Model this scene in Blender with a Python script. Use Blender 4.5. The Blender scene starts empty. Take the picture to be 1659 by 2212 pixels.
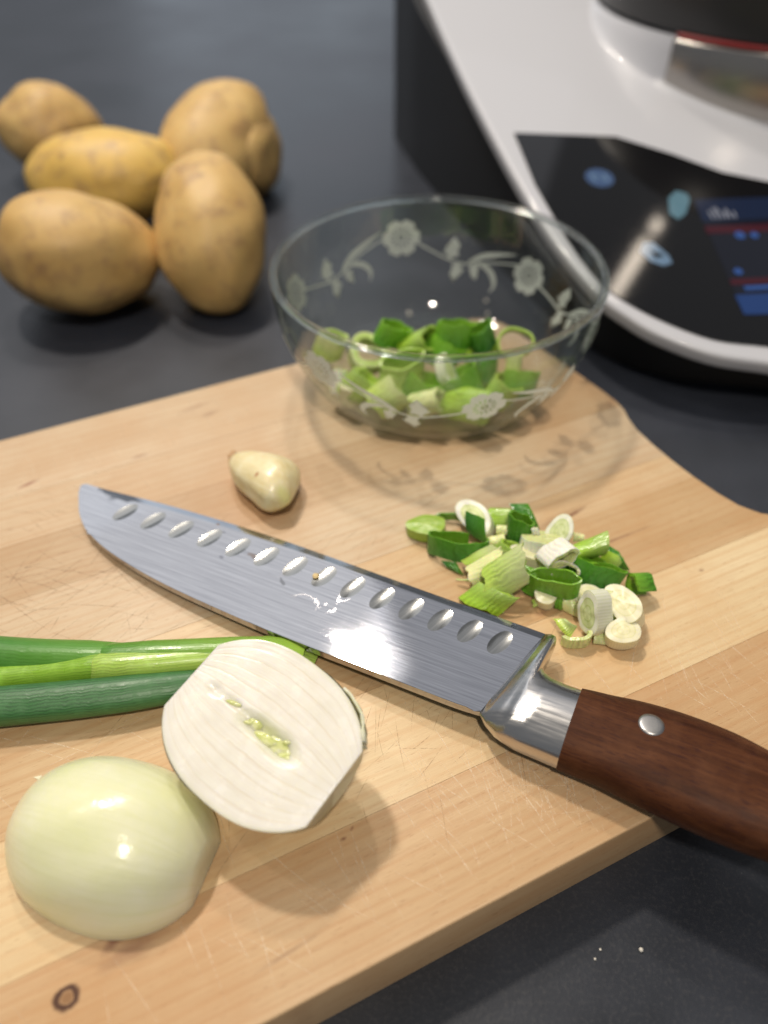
import bpy, bmesh, math, random
from mathutils import Vector, Matrix, noise, geometry
R = math.radians
random.seed(7)
sc = bpy.context.scene
COL = sc.collection

# ------------------------------------------------------------------ camera
H, F, PITCH = 0.24, 1690.0, R(44.5)          # height over the board top, focal length in photo pixels (2212 high), tilt
cd = bpy.data.cameras.new('camera'); cam = bpy.data.objects.new('camera', cd); COL.objects.link(cam)
cam.location = (0, 0, H); cam.rotation_euler = (R(90) - PITCH, 0, 0)
cd.sensor_fit = 'VERTICAL'; cd.sensor_height = 24.0; cd.lens = 24.0 * F / 2212.0
cd.clip_start = 0.005; cd.clip_end = 30
cd.dof.use_dof = True; cd.dof.focus_distance = 0.266; cd.dof.aperture_fstop = 3.2; cd.dof.aperture_blades = 0
sc.camera = cam

# ------------------------------------------------------------------ world and lamps
w = bpy.data.worlds.new('World'); sc.world = w; w.use_nodes = True
bg = w.node_tree.nodes['Background']; bg.inputs[0].default_value = (0.90, 0.94, 1.0, 1); bg.inputs[1].default_value = 0.19
def lamp(name, pos, target, size, power, color, size_y=None, shape='DISK', xdir=None):
    l = bpy.data.lights.new(name, 'AREA'); l.shape = shape; l.size = size
    if size_y: l.size_y = size_y
    l.energy = power; l.color = color
    o = bpy.data.objects.new(name, l); COL.objects.link(o); o.location = pos
    o.rotation_euler = (Vector(target) - Vector(pos)).to_track_quat('-Z', 'Y').to_euler()
    if xdir is not None:
        z = (Vector(pos) - Vector(target)).normalized(); x = Vector(xdir); x = (x - z * x.dot(z)).normalized()
        o.rotation_euler = Matrix((x, z.cross(x), z)).transposed().to_euler()
    return o
lamp('ceiling_spot', (-0.50, 1.02, 1.75), (0.0, 0.2, 0), 0.14, 22, (1.0, 0.90, 0.775))
lamp('ceiling_spot', (-0.19, 1.44, 1.75), (0.0, 0.2, 0), 0.10, 8, (1.0, 0.90, 0.775))
lamp('ceiling_spot', (-0.95, 0.50, 1.75), (0.0, 0.2, 0), 0.10, 2.6, (1.0, 0.90, 0.77))
lamp('ceiling_spot', (0.05, -0.60, 1.60), (0.0, 0.2, 0), 0.12, 14, (1.0, 0.90, 0.77))
lamp('window_light', (-1.3, 2.9, 1.15), (-0.1, 0.4, 0), 1.8, 1.9, (0.76, 0.87, 1.0), 2.0, 'RECTANGLE')
lamp('window_light', (-0.35, 3.2, 0.62), (0.0, 0.6, 0), 1.0, 2.6, (0.76, 0.87, 1.0), 1.2, 'RECTANGLE')
lamp('blade_reflection_panel', (-0.95, 2.15, 2.1), (-0.1, 0.25, 0), 1.5, 5.6, (0.96, 0.96, 0.99), 1.4, 'RECTANGLE')  # added soft panel, reflected in the left part of the blade
lamp('blade_reflection_panel', (0.28, 2.05, 2.1), (-0.1, 0.25, 0), 0.9, 1.3, (0.92, 0.93, 1.0), 1.3, 'RECTANGLE')  # added dimmer panel to brighten the right part of the blade
lamp('strip_lamp', (0.920, 1.645, 1.625), (0.14, 0.41, 0.02), 0.20, 0.3, (1.0, 0.86, 0.70), 0.034, 'RECTANGLE', (0.10, 0.17, 0.01))
lamp('strip_lamp', (1.030, 1.835, 1.63), (0.14, 0.41, 0.02), 0.034, 0.05, (1.0, 0.86, 0.70))
sc.view_settings.view_transform = 'Standard'; sc.view_settings.look = 'None'
sc.view_settings.exposure = 0.0; sc.view_settings.gamma = 1.0
sc.cycles.use_denoising = True
sc.cycles.max_bounces = 14; sc.cycles.transparent_max_bounces = 24; sc.cycles.transmission_bounces = 12
sc.cycles.caustics_reflective = False; sc.cycles.caustics_refractive = False
sc.cycles.sample_clamp_indirect = 4.0

ZC = -0.027                                   # countertop level under the board

def at(x, y, z):
    "photo pixel (1659x2212 frame) to the point where its sight line meets height z"
    u = (x - 829.5) / F; v = -(y - 1106) / F
    d = Vector((u, math.cos(PITCH) + v * math.sin(PITCH), -math.sin(PITCH) + v * math.cos(PITCH)))
    return Vector((0, 0, H)) + d * ((z - H) / d.z)

# ------------------------------------------------------------------ object helpers
def obj(name, me, mats=None, parent=None, loc=(0, 0, 0), rot=(0, 0, 0)):
    o = bpy.data.objects.new(name, me); COL.objects.link(o)
    if mats is not None and me is not None:
        for m in (mats if isinstance(mats, (list, tuple)) else [mats]):
            if m.name not in me.materials: me.materials.append(m)
    o.location = loc; o.rotation_euler = rot
    if parent: o.parent = parent
    return o
def tag(o, label=None, cat=None, group=None, kind=None):
    if label: o['label'] = label
    if cat: o['category'] = cat
    if group: o['group'] = group
    if kind: o['kind'] = kind
    return o
def empty(name, loc=(0, 0, 0), rot=(0, 0, 0)):
    o = bpy.data.objects.new(name, None); COL.objects.link(o)
    o.empty_display_size = 0.01; o.location = loc; o.rotation_euler = rot
    return o
def mesh(name, vs, fs, smooth=True, uvs=None):
    me = bpy.data.meshes.new(name); me.from_pydata([tuple(v) for v in vs], [], fs)
    if smooth: me.shade_smooth()
    if uvs:
        l = me.uv_layers.new(name='UVMap')
        for lp in me.loops: l.data[lp.index].uv = uvs[lp.vertex_index]
    me.update()
    return me
def bm_mesh(name, bm, smooth=False):
    me = bpy.data.meshes.new(name); bm.to_mesh(me); bm.free()
    if smooth: me.shade_smooth()
    return me
def recalc(me):
    bm = bmesh.new(); bm.from_mesh(me); bmesh.ops.recalc_face_normals(bm, faces=bm.faces); bm.to_mesh(me); bm.free(); return me
def prism(pts, z0, z1, bevel=0.0, segs=2, name='prism', smooth=True):
    bm = bmesh.new()
    f = bm.faces.new([bm.verts.new((x, y, z0)) for x, y in pts])
    r = bmesh.ops.extrude_face_region(bm, geom=[f])
    for v in r['geom']:
        if isinstance(v, bmesh.types.BMVert): v.co.z = z1
    bmesh.ops.recalc_face_normals(bm, faces=bm.faces)
    if bevel:
        es = [e for e in bm.edges if len(e.link_faces) == 2 and e.calc_face_angle(0) > R(28)]
        bmesh.ops.bevel(bm, geom=es, offset=bevel, segments=segs, profile=0.5, affect='EDGES')
    me = bm_mesh(name, bm)
    if smooth: me.shade_smooth(); me.set_sharp_from_angle(angle=R(35))
    return me
def loft(sections, caps=True, name='loft', closed=True):
    n = len(sections[0]); vs = [p for s in sections for p in s]; fs = []
    for i in range(len(sections) - 1):
        for j in range(n if closed else n - 1):
            k = (j + 1) % n
            fs.append((i * n + j, i * n + k, (i + 1) * n + k, (i + 1) * n + j))
    if caps:
        fs.append(tuple(range(n))[::-1]); fs.append(tuple((len(sections) - 1) * n + j for j in range(n)))
    me = mesh(name, vs, fs); recalc(me); me.set_sharp_from_angle(angle=R(50))
    return me
def interp(tab, x):
    if x <= tab[0][0]: return tab[0][1]
    for (a, b), (c, d) in zip(tab, tab[1:]):
        if x <= c:
            t = (x - a) / (c - a); t = t * t * (3 - 2 * t) if False else t
            return b + (d - b) * t
    return tab[-1][1]

# ------------------------------------------------------------------ material helpers
class NT:
    def __init__(s, name):
        s.m = bpy.data.materials.new(name); s.m.use_nodes = True; s.t = s.m.node_tree; s.t.nodes.clear()
        s.out = s.n('ShaderNodeOutputMaterial'); s.b = s.n('ShaderNodeBsdfPrincipled'); s.l(s.b.outputs[0], s.out.inputs[0])
    def n(s, ty, **kw):
        n = s.t.nodes.new(ty)
        for k, v in kw.items(): setattr(n, k, v)
        return n
    def l(s, a, b): s.t.links.new(a, b)
    def set(s, **kw):
        for k, v in kw.items():
            i = s.b.inputs[k.replace('_', ' ')]
            if hasattr(v, 'links'): s.l(v, i)
            else: i.default_value = v if not (isinstance(v, tuple) and len(v) == 3 and i.type == 'RGBA') else (*v, 1)
        return s
    def coord(s, which='Object', scale=(1, 1, 1), rot=(0, 0, 0), loc=(0, 0, 0), add=None):
        tc = s.n('ShaderNodeTexCoord'); mp = s.n('ShaderNodeMapping')
        src = tc.outputs[which]
        if add is not None:
            va = s.n('ShaderNodeVectorMath', operation='ADD'); s.l(src, va.inputs[0]); s.l(add, va.inputs[1]); src = va.outputs[0]
        s.l(src, mp.inputs[0]); mp.inputs['Scale'].default_value = scale; mp.inputs['Rotation'].default_value = rot; mp.inputs['Location'].default_value = loc
        return mp.outputs[0]
    def noise(s, vec, scale=5, detail=4, rough=0.5, dist=0.0, col=False):
        n = s.n('ShaderNodeTexNoise'); s.l(vec, n.inputs['Vector'])
        n.inputs['Scale'].default_value = scale; n.inputs['Detail'].default_value = detail
        n.inputs['Roughness'].default_value = rough; n.inputs['Distortion'].default_value = dist
        return n.outputs['Color' if col else 0]
    def voro(s, vec, scale=5, feature='F1', rnd=1.0, out='Distance'):
        n = s.n('ShaderNodeTexVoronoi', feature=feature); s.l(vec, n.inputs['Vector']); n.inputs['Scale'].default_value = scale
        n.inputs['Randomness'].default_value = rnd
        return n.outputs[out]
    def ramp(s, fac, stops, interp='LINEAR'):
        r = s.n('ShaderNodeValToRGB'); r.color_ramp.interpolation = interp; e = r.color_ramp.elements
        while len(e) > 1: e.remove(e[-1])
        for i, (p, c) in enumerate(stops):
            x = e[0] if i == 0 else e.new(p)
            x.position = p
            c = (c, c, c) if isinstance(c, (int, float)) else c
            x.color = (*c[:3], 1)
        s.l(fac, r.inputs[0]); return r.outputs[0]
    def mix(s, fac, a, b, mode='MIX'):
        m = s.n('ShaderNodeMix', data_type='RGBA', blend_type=mode)
        for v, i in ((fac, 0), (a, 6), (b, 7)):
            if hasattr(v, 'links'): s.l(v, m.inputs[i])
            else: m.inputs[i].default_value = v if i == 0 else (*v[:3], 1)
        return m.outputs[2]
    def math(s, op, a, b=0.0, c=0.0, clamp=False):
        m = s.n('ShaderNodeMath', operation=op); m.use_clamp = clamp
        for v, i in ((a, 0), (b, 1), (c, 2)):
            if hasattr(v, 'links'): s.l(v, m.inputs[i])
            else: m.inputs[i].default_value = v
        return m.outputs[0]
    def bump(s, h, strength=0.2, dist=0.001):
        b = s.n('ShaderNodeBump'); b.inputs['Strength'].default_value = strength; b.inputs['Distance'].default_value = dist
        s.l(h, b.inputs['Height']); s.l(b.outputs[0], s.b.inputs['Normal']); return b.outputs[0]
    def spot(s, vec, cx, cy, rx, ry, ang, soft=0.5, wob=None):
        "soft mask of an elliptical mark"
        mp = s.n('ShaderNodeMapping', vector_type='TEXTURE'); s.l(vec, mp.inputs[0])
        mp.inputs['Location'].default_value = (cx, cy, 0); mp.inputs['Rotation'].default_value = (0, 0, R(ang)); mp.inputs['Scale'].default_value = (rx, ry, 1)
        sx = s.n('ShaderNodeSeparateXYZ'); s.l(mp.outputs[0], sx.inputs[0])
        d = s.math('SQRT', s.math('ADD', s.math('POWER', sx.outputs[0], 2.0), s.math('POWER', sx.outputs[1], 2.0)))
        if wob is not None: d = s.math('ADD', d, wob)
        return d

# ---- wood of the chopping board (object space: x along the grain, metres)
def mat_board():
    t = NT('board_wood')
    oi = t.n('ShaderNodeObjectInfo'); rnd = oi.outputs['Random']
    off = t.n('ShaderNodeCombineXYZ'); 
    t.l(t.math('MULTIPLY', rnd, 3.1), off.inputs[0]); t.l(t.math('MULTIPLY', rnd, 1.7), off.inputs[1]); t.l(t.math('MULTIPLY', rnd, 0.9), off.inputs[2])
    v = t.coord('Object', (1, 1, 1), add=off.outputs[0]); raw = t.coord('Object')
    figure = t.noise(t.coord('Object', (5, 30, 30), add=off.outputs[0]), 1.0, 3, 0.5, 0.6)
    rings = t.n('ShaderNodeTexWave', wave_type='BANDS', bands_direction='Y'); t.l(t.coord('Object', (0.10, 1, 1), add=off.outputs[0]), rings.inputs[0])
    rings.inputs['Scale'].default_value = 70; rings.inputs['Distortion'].default_value = 14; rings.inputs['Detail'].default_value = 3; rings.inputs['Detail Scale'].default_value = 0.35; rings.inputs['Detail Roughness'].default_value = 0.6
    fine = t.noise(t.coord('Object', (40, 900, 900), add=off.outputs[0]), 1.0, 5, 0.65)
    pores = t.noise(t.coord('Object', (260, 2600, 900), add=off.outputs[0]), 1.0, 2, 0.5)
    base = t.ramp(figure, [(0.25, (0.560, 0.385, 0.215)), (0.5, (0.645, 0.475, 0.285)), (0.78, (0.705, 0.550, 0.355))])
    base = t.mix(t.math('MULTIPLY', t.ramp(rings.outputs['Color'], [(0.0, 1.0), (0.35, 0.0), (1.0, 0.0)]), 0.34), base, (0.56, 0.33, 0.165))
    base = t.mix(t.math('MULTIPLY', t.ramp(fine, [(0.35, 1.0), (0.6, 0.0)]), 0.35), base, (0.52, 0.33, 0.18))
    base = t.mix(t.math('MULTIPLY', t.ramp(pores, [(0.27, 1.0), (0.36, 0.0)]), 0.55), base, (0.36, 0.19, 0.09))
    blotch = t.noise(raw, 14, 4, 0.6)
    base = t.mix(t.math('MULTIPLY', t.ramp(blotch, [(0.46, 0.0), (0.70, 1.0)]), 0.62), base, (0.55, 0.32, 0.15))
    base = t.mix(1.0, base, oi.outputs['Color'], 'MULTIPLY')
    # knots and mineral streaks: x, y, rx, ry, angle (board coordinates)
    wv = t.math('MULTIPLY', t.math('SUBTRACT', t.noise(raw, 160, 3, 0.6), 0.5), 0.9)
    def knot(cx, cy, r, col=(0.085, 0.035, 0.018)):
        nonlocal base
        d = t.spot(raw, cx, cy, r, r * 0.85, 20, wob=t.math('MULTIPLY', wv, 1.7))
        base = t.mix(t.ramp(d, [(0.0, 0.0), (0.9, 0.0), (1.3, 0.75), (1.7, 0.25), (3.2, 0.0)]), base, (0.36, 0.17, 0.10))
        base = t.mix(t.ramp(t.math('MULTIPLY', d, 0.5), [(0.26, 0.0), (0.38, 1.0), (0.60, 1.0), (0.80, 0.0)]), base, col)
    def streak(cx, cy, rx, ry, a, amt=0.7, col=(0.22, 0.09, 0.05)):
        nonlocal base
        d = t.spot(raw, cx, cy, rx, ry, a, wob=wv)
        base = t.mix(t.math('MULTIPLY', t.ramp(d, [(0.2, 1.0), (1.0, 0.0)]), amt), base, col)
    for a in KNOTS: knot(*a); d = t.spot(raw, a[0], a[1], a[2] * .8, a[2] * .7, 20, wob=wv); base = t.mix(t.ramp(d, [(.6, .95), (1.3, 0.0)]), base, (.27, .14, .06))
    for a in STREAKS: streak(*a)
    rg = t.ramp(t.noise(raw, 60, 4, 0.6), [(0.3, 0.36), (0.7, 0.52)])
    t.set(Base_Color=base, Roughness=rg, Specular_IOR_Level=0.42)
    h = t.math('ADD', t.math('MULTIPLY', fine, 0.6), t.math('MULTIPLY', pores, 0.6))
    t.bump(h, 0.25, 0.0003)
    return t.m
BA = R(25.5676); BO = Vector((0.0820, 0.1067, 0))
ubx = Vector((math.cos(BA), math.sin(BA), 0)); uby = Vector((-ubx.y, ubx.x, 0))
def bl(px, py):
    q = at(px, py, 0) - BO; return (q.dot(ubx), q.dot(uby))
KNOTS = [(*bl(145, 2155), 0.0025)]
STREAKS = [(*bl(250, 2027), 0.006, 0.0022, 30, .85), (*bl(290, 2045), 0.012, 0.004, 10, .5), (*bl(1235, 1112), 0.010, 0.0013, 12, .85), (*bl(1190, 1130), 0.020, 0.003, 8, .35),
           (*bl(1330, 1165), 0.020, 0.0010, 0, .6), (*bl(62, 1045), 0.006, 0.0011, 14, .8, (0.25, 0.06, 0.03)), (*bl(455, 893), 0.006, 0.002, 10, .4), (*bl(300, 986), 0.005, 0.0012, 5, .5),
           (*bl(742, 1812), 0.0016, 0.0008, 0, .8), (*bl(1515, 1232), 0.0016, 0.0010, 0, .6), (*bl(1170, 1325), 0.004, 0.0016, 0, .5), (*bl(760, 1790), 0.0012, 0.0006, 40, .6),
           (*bl(500, 1840), 0.03, 0.006, 10, .25), (*bl(620, 2060), 0.012, 0.001, 5, .4), (*bl(285, 1525), 0.010, 0.004, 0, .45, (0.5, .26, .10)), (*bl(1330, 860), 0.012, 0.003, 20, .5, (.45, .24, .12)),
           (*bl(640, 2190), 0.006, 0.002, 5, .5), (*bl(420, 880), 0.012, 0.002, 8, .3)]
M_board = mat_board()

def mat_scratch(name, col, a):
    t = NT(name); tr = t.n('ShaderNodeBsdfTransparent'); mx = t.n('ShaderNodeMixShader')
    n = t.noise(t.coord('Object'), 900, 2, 0.5)
    t.set(Base_Color=col, Roughness=0.6)
    t.l(t.math('MULTIPLY', t.ramp(n, [(0.35, 0.1), (0.6, 1.0)]), a), mx.inputs[0]); t.l(tr.outputs[0], mx.inputs[1]); t.l(t.b.outputs[0], mx.inputs[2]); t.l(mx.outputs[0], t.out.inputs[0])
    return t.m
M_scr_l = mat_scratch('pale_cut_marks', (0.92, 0.77, 0.56), 0.60)
M_scr_d = mat_scratch('dark_cut_marks', (0.30, 0.16, 0.08), 0.55)

def mat_counter():
    t = NT('dark_slate'); v = t.coord('Object')
    a = t.noise(v, 9, 5, 0.6); b = t.noise(v, 700, 3, 0.6); s = t.noise(v, 1500, 1, 0.5)
    c = t.ramp(a, [(0.35, (0.014, 0.017, 0.024)), (0.65, (0.029, 0.034, 0.048))])
    c = t.mix(t.math('MULTIPLY', t.ramp(b, [(0.5, 0.0), (0.75, 1.0)]), 0.5), c, (0.055, 0.055, 0.060))
    c = t.mix(t.ramp(s, [(0.80, 0.0), (0.86, 0.6)]), c, (0.22, 0.22, 0.22))
    t.set(Base_Color=c, Roughness=t.ramp(a, [(0.3, 0.33), (0.7, 0.45)]), Specular_IOR_Level=0.6)
    t.bump(t.math('ADD', b, t.math('MULTIPLY', a, 2.0)), 0.13, 0.0004)
    return t.m
M_counter = mat_counter()

def simple(name, col, rough=0.5, metal=0.0, **kw):
    t = NT(name); t.set(Base_Color=col, Roughness=rough, Metallic=metal, **kw)
    return t.m

# ------------------------------------------------------------------ countertop
me = prism([(-2.2, -1.2), (2.6, -1.2), (2.6, 3.0), (-2.2, 3.0)], ZC - 0.04, ZC, 0, name='countertop', smooth=False)
tag(obj('countertop', me, M_counter), kind='structure')
tag(bpy.data.objects['countertop'], 'dark slate grey speckled worktop under everything')

# ------------------------------------------------------------------ chopping board
board = empty('chopping_board', (BO.x, BO.y, ZC), (0, 0, BA))
tag(board, 'pale wooden chopping board of glued strips with a wavy right end, on the dark worktop', 'chopping board')
BT = -ZC
end_curve = [(0.250, 0.0), (0.262, 0.010), (0.262, 0.060), (0.250, 0.070), (0.200, 0.072), (0.160, 0.076), (0.143, 0.081), (0.134, 0.088), (0.129, 0.096), (0.1262, 0.106),
             (0.1242, 0.118), (0.1228, 0.132), (0.1222, 0.146), (0.1226, 0.158), (0.1245, 0.167), (0.1268, 0.173), (0.1278, 0.180), (0.1272, 0.190), (0.1255, 0.204), (0.1232, 0.222),
             (0.1205, 0.240), (0.1180, 0.258), (0.1155, 0.270), (0.110, 0.2785), (0.102, 0.2825), (0.092, 0.284)]
def xend(y):
    "right end of the board at depth y (several crossings never occur above y=0.081)"
    pts = [p for p in end_curve]
    for (x0, y0), (x1, y1) in zip(pts, pts[1:]):
        if min(y0, y1) <= y <= max(y0, y1) and abs(y1 - y0) > 1e-9: return x0 + (x1 - x0) * (y - y0) / (y1 - y0)
    return 0.262
joints = [0.0, 0.0389, 0.0800, 0.1190, 0.1365, 0.1770, 0.2090, 0.2400, 0.284]
XL = -0.330
for i, (y0, y1) in enumerate(zip(joints, joints[1:])):
    g = 0.00006
    a, b = y0 + (g if i else 0), y1 - (g if i < 7 else 0)
    inner = [p for p in end_curve if a < p[1] < b]
    if i == 0: pts = [(XL, a), (0.250, a), (0.262, 0.010), (0.262, b)]
    elif i == 1: pts = [(XL, a), (0.262, a), (0.262, 0.060), (0.250, 0.070), (0.200, 0.072), (0.160, 0.076), (0.1450, b)]
    else: pts = [(XL, a), (xend(a), a)] + inner + [(xend(b), b) if i < 7 else (0.092, 0.284)]
    pts.append((XL, b))
    me = prism(pts, 0, BT + random.uniform(-.00004, .00004), 0.0, name='plank')
    bm = bmesh.new(); bm.from_mesh(me)
    es = []
    for e in bm.edges:
        if len(e.link_faces) == 2 and all(v.co.z > BT / 2 for v in e.verts):
            ys = [v.co.y for v in e.verts]
            joint = (abs(ys[0] - a) < 1e-6 and abs(ys[1] - a) < 1e-6 and i > 0) or (abs(ys[0] - b) < 1e-6 and abs(ys[1] - b) < 1e-6 and i < 7)
            if not joint: es.append(e)
    bmesh.ops.bevel(bm, geom=es, offset=0.0009, segments=2, profile=0.5, affect='EDGES')
    bm.to_mesh(me); bm.free(); me.shade_smooth(); me.set_sharp_from_angle(angle=R(60))
    pk = obj('plank', me, M_board, board); pk.color = (*[(.90, .83, .76), (1.07, 1.11, 1.08), (.90, .85, .78), (1.0, .99, .97), (.95, .99, 1.08), (.80, .77, .76), (.92, .93, .98), (.96, 1.0, 1.10)][i], 1)
# cut marks on the board: thin slivers lying on the surface
def slivers(name, specs, mat, seed):
    rr = random.Random(seed); vs, fs = [], []
    for (cx, cy, sx, sy, n, ang, spread, lmin, lmax, wd) in specs:
        for _ in range(n):
            x = cx + rr.gauss(0, sx); y = cy + rr.gauss(0, sy); a = R(ang + rr.gauss(0, spread)); L = rr.uniform(lmin, lmax); wdt = wd * rr.uniform(0.7, 1.7)
            dx, dy = math.cos(a), math.sin(a); bend = rr.uniform(-.02, .02) * L; k = len(vs); N = 4
            ok = True
            for j in range(N + 1):
                t = j / N - .5; px = x + dx * L * t - dy * bend * (1 - 4 * t * t); py = y + dy * L * t + dx * bend * (1 - 4 * t * t)
                if not (0.002 < py < 0.281 and px < (xend(py) if py > .081 else .25) - .003): ok = False
                h = wdt * (1 - abs(2 * t)) + .00002
                vs += [(px - dy * h, py + dx * h, BT + .00007), (px + dy * h, py - dx * h, BT + .00007)]
            if not ok: vs = vs[:k]; continue
            for j in range(N): fs.append((k + 2 * j, k + 2 * j + 1, k + 2 * j + 3, k + 2 * j + 2))
    o = obj(name, mesh(name, vs, fs, False), mat, board); tag(o, kind='stuff'); return o
c = lambda x, y: bl(x, y)
slivers('pale_cut_mark', [(*c(1050, 1700), .035, .012, 34, 95, 10, .006, .03, .00010), (*c(1200, 1680), .02, .012, 26, 60, 10, .01, .035, .00010), (*c(800, 1950), .045, .014, 34, 96, 9, .006, .03, .00010), (*c(1250, 1660), .015, .015, 16, 150, 12, .01, .03, .00009),
    (*c(1500, 1420), .02, .02, 26, 100, 14, .008, .03, .00009), (*c(1430, 1330), .02, .02, 20, 60, 12, .008, .03, .00008), (*c(950, 1560), .03, .02, 22, 80, 18, .008, .025, .00008),
    (*c(130, 1560), .02, .02, 16, 130, 14, .01, .03, .00010), (*c(180, 1620), .02, .012, 14, 20, 14, .01, .03, .00009), (*c(200, 990), .05, .012, 26, 100, 10, .006, .02, .00009), (*c(350, 920), .04, .01, 14, 100, 20, .004, .014, .00009)], M_scr_l, 1)
slivers('pale_cut_mark', [(*c(1150, 1720), .03, .010, 40, 100, 4, .006, .02, .00008), (*c(1230, 1650), .018, .010, 24, 72, 5, .012, .04, .00009), (*c(720, 2050), .03, .012, 24, 118, 8, .01, .03, .00010), (*c(600, 1700), .05, .01, 20, 100, 16, .006, .02, .00008), (*c(1560, 1500), .015, .02, 18, 75, 8, .01, .035, .00009)], M_scr_l, 11)
slivers('dark_cut_mark', [(*c(180, 1280), .03, .02, 60, 135, 12, .008, .035, .00007), (*c(150, 1300), .03, .02, 45, 35, 14, .008, .035, .00006), (*c(120, 1240), .03, .012, 25, 0, 6, .004, .02, .00006), (*c(420, 1130), .03, .01, 26, 40, 25, .005, .02, .00005),
    (*c(760, 1160), .03, .008, 24, 10, 18, .006, .02, .00005), (*c(850, 1620), .03, .012, 34, 60, 30, .006, .022, .00005), (*c(880, 1500), .03, .01, 20, 10, 25, .005, .02, .00005), (*c(1100, 1450), .03, .01, 20, 20, 25, .005, .02, .00005),
    (*c(300, 1360), .03, .008, 26, 20, 30, .004, .018, .00006), (*c(80, 1120), .02, .01, 18, 140, 20, .005, .015, .00006)], M_scr_d, 2)

# ------------------------------------------------------------------ knife
P0 = Vector((-0.131, 0.2465, 0.004)); ka = R(-25.5); sl = 0.035
kx = Vector((math.cos(ka), math.sin(ka), sl)).normalized(); ky = Vector((-math.sin(ka), math.cos(ka), 0)); kn = kx.cross(ky)
knife = empty('kitchen_knife'); knife.matrix_world = Matrix((kx, ky, kn)).transposed().to_4x4() @ Matrix.Identity(4)
knife.matrix_world = Matrix.Translation(P0) @ Matrix((kx, ky, kn)).transposed().to_4x4()
tag(knife, 'large kitchen knife with hollowed steel blade and brown wooden handle lying on the board', 'knife')

def mat_blade(name, rough=0.035, smear=True):
    t = NT(name); v = t.coord('Object'); br = t.noise(t.coord('Object', (30, 1100, 200)), 1.0, 4, 0.6)
    br2 = t.noise(t.coord('Object', (220, 2600, 200), rot=(0, 0, R(3))), 1.0, 2, 0.6)
    sm = t.noise(v, 55, 5, 0.6, 0.8); sm2 = t.noise(v, 420, 3, 0.6)
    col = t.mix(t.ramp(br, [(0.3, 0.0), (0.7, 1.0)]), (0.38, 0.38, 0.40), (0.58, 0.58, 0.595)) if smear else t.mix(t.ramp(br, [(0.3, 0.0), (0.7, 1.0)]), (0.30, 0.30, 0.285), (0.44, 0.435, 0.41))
    rg = t.math('ADD', t.math('MULTIPLY', t.ramp(sm, [(0.35, 0.0), (0.65, 1.0)]), 0.02), rough)
    if smear:
        # dried starchy water marks: dull edges
        blob = t.ramp(sm, [(0.575, 0.0), (0.585, 1.0), (0.60, 1.0), (0.612, 0.0)])
        area = t.ramp(t.spot(v, 0.118, -0.004, 0.030, 0.010, -8, wob=t.math('MULTIPLY', sm2, 0.5)), [(0.6, 1.0), (1.25, 0.0)])
        k = t.math('MULTIPLY', t.math('MULTIPLY', blob, area), 0.75)
        col = t.mix(k, col, (0.20, 0.19, 0.20)); rg = t.math('ADD', rg, t.math('MULTIPLY', k, 0.3))
        for (cx, cy, rx, ry, a, cc, am) in [(.0865, 2.2e-3, .0032, .0014, -10, (.30, .24, .21), .8), (.0845, 3.0e-3, .0018, .0012, 20, (.30, .24, .21), .7), (.1035, -4.5e-3, .0022, .0010, -40, (.2, .2, .2), .7), (.062, 12.2e-3, .0010, .0006, 0, (.35, .18, .08), .8),
                                     (.0745, -3.2e-3, .0013, .0008, -20, (.2, .2, .22), .6), (.067, 9e-3, .0012, .0006, 0, (.2, .2, .22), .6)]:
            m = t.ramp(t.spot(v, cx, cy, rx, ry, a, wob=t.math('MULTIPLY', t.math('SUBTRACT', sm2, .5), 2.2)), [(0.75, 1.0), (0.95, 0.0)])
            col = t.mix(t.math('MULTIPLY', m, am), col, cc)
        # wet film where the onion was cut: finely broken surface
        wet = t.ramp(t.spot(v, 0.130, -0.0180, 0.019, 0.0060, -14, wob=t.math('MULTIPLY', t.math('SUBTRACT', sm, .5), 0.8)), [(0.3, 1.0), (1.2, 0.0)])
    t.set(Base_Color=col, Metallic=1.0, Roughness=rg)
    h = t.math('ADD', t.math('MULTIPLY', br, 0.5), t.math('MULTIPLY', br2, 0.35))
    if smear:
        h = t.math('ADD', h, t.math('MULTIPLY', t.math('MULTIPLY', t.noise(v, 1100, 3, 0.7), wet), 1.3))
        pass
    t.bump(h, 0.16, 0.00006)
    return t.m
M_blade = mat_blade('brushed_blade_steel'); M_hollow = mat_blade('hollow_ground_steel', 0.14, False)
edge = [(-.0068, .0099), (.005, .0108), (.0247, .0131), (.0447, .0145), (.0643, .0153), (.0833, .0157), (.1021, .0156), (.1202, .0152), (.140, .0147), (.160, .0142), (.180, .0138), (.200, .0134), (.2042, .0132)]
spine = [(.1935, -.0272), (.185, -.0278), (.169, -.0278), (.147, -.0277), (.128, -.0277), (.110, -.0274), (.092, -.0266), (.069, -.0252), (.053, -.0235), (.040, -.0214), (.0274, -.0186), (.0172, -.0151), (.0115, -.0124), (.0065, -.0090), (.0025, -.0058), (-.0010, -.0020), (-.0038, .0010), (-.0060, .0036), (-.0076, .0060), (-.0085, .0080), (-.0081, .0092)]
def smoothpts(ps, n=3):
    out = []
    for i in range(len(ps) - 1):
        p0 = Vector(ps[max(i - 1, 0)]); p1 = Vector(ps[i]); p2 = Vector(ps[i + 1]); p3 = Vector(ps[min(i + 2, len(ps) - 1)])
        for k in range(n):
            t = k / n
            out.append(tuple(0.5 * ((2 * p1) + (-p0 + p2) * t + (2 * p0 - 5 * p1 + 4 * p2 - p3) * t * t + (-p0 + 3 * p1 - 3 * p2 + p3) * t ** 3)))
    out.append(tuple(ps[-1])); return out
edge_s = smoothpts(edge); spine_s = smoothpts(spine)
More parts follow.
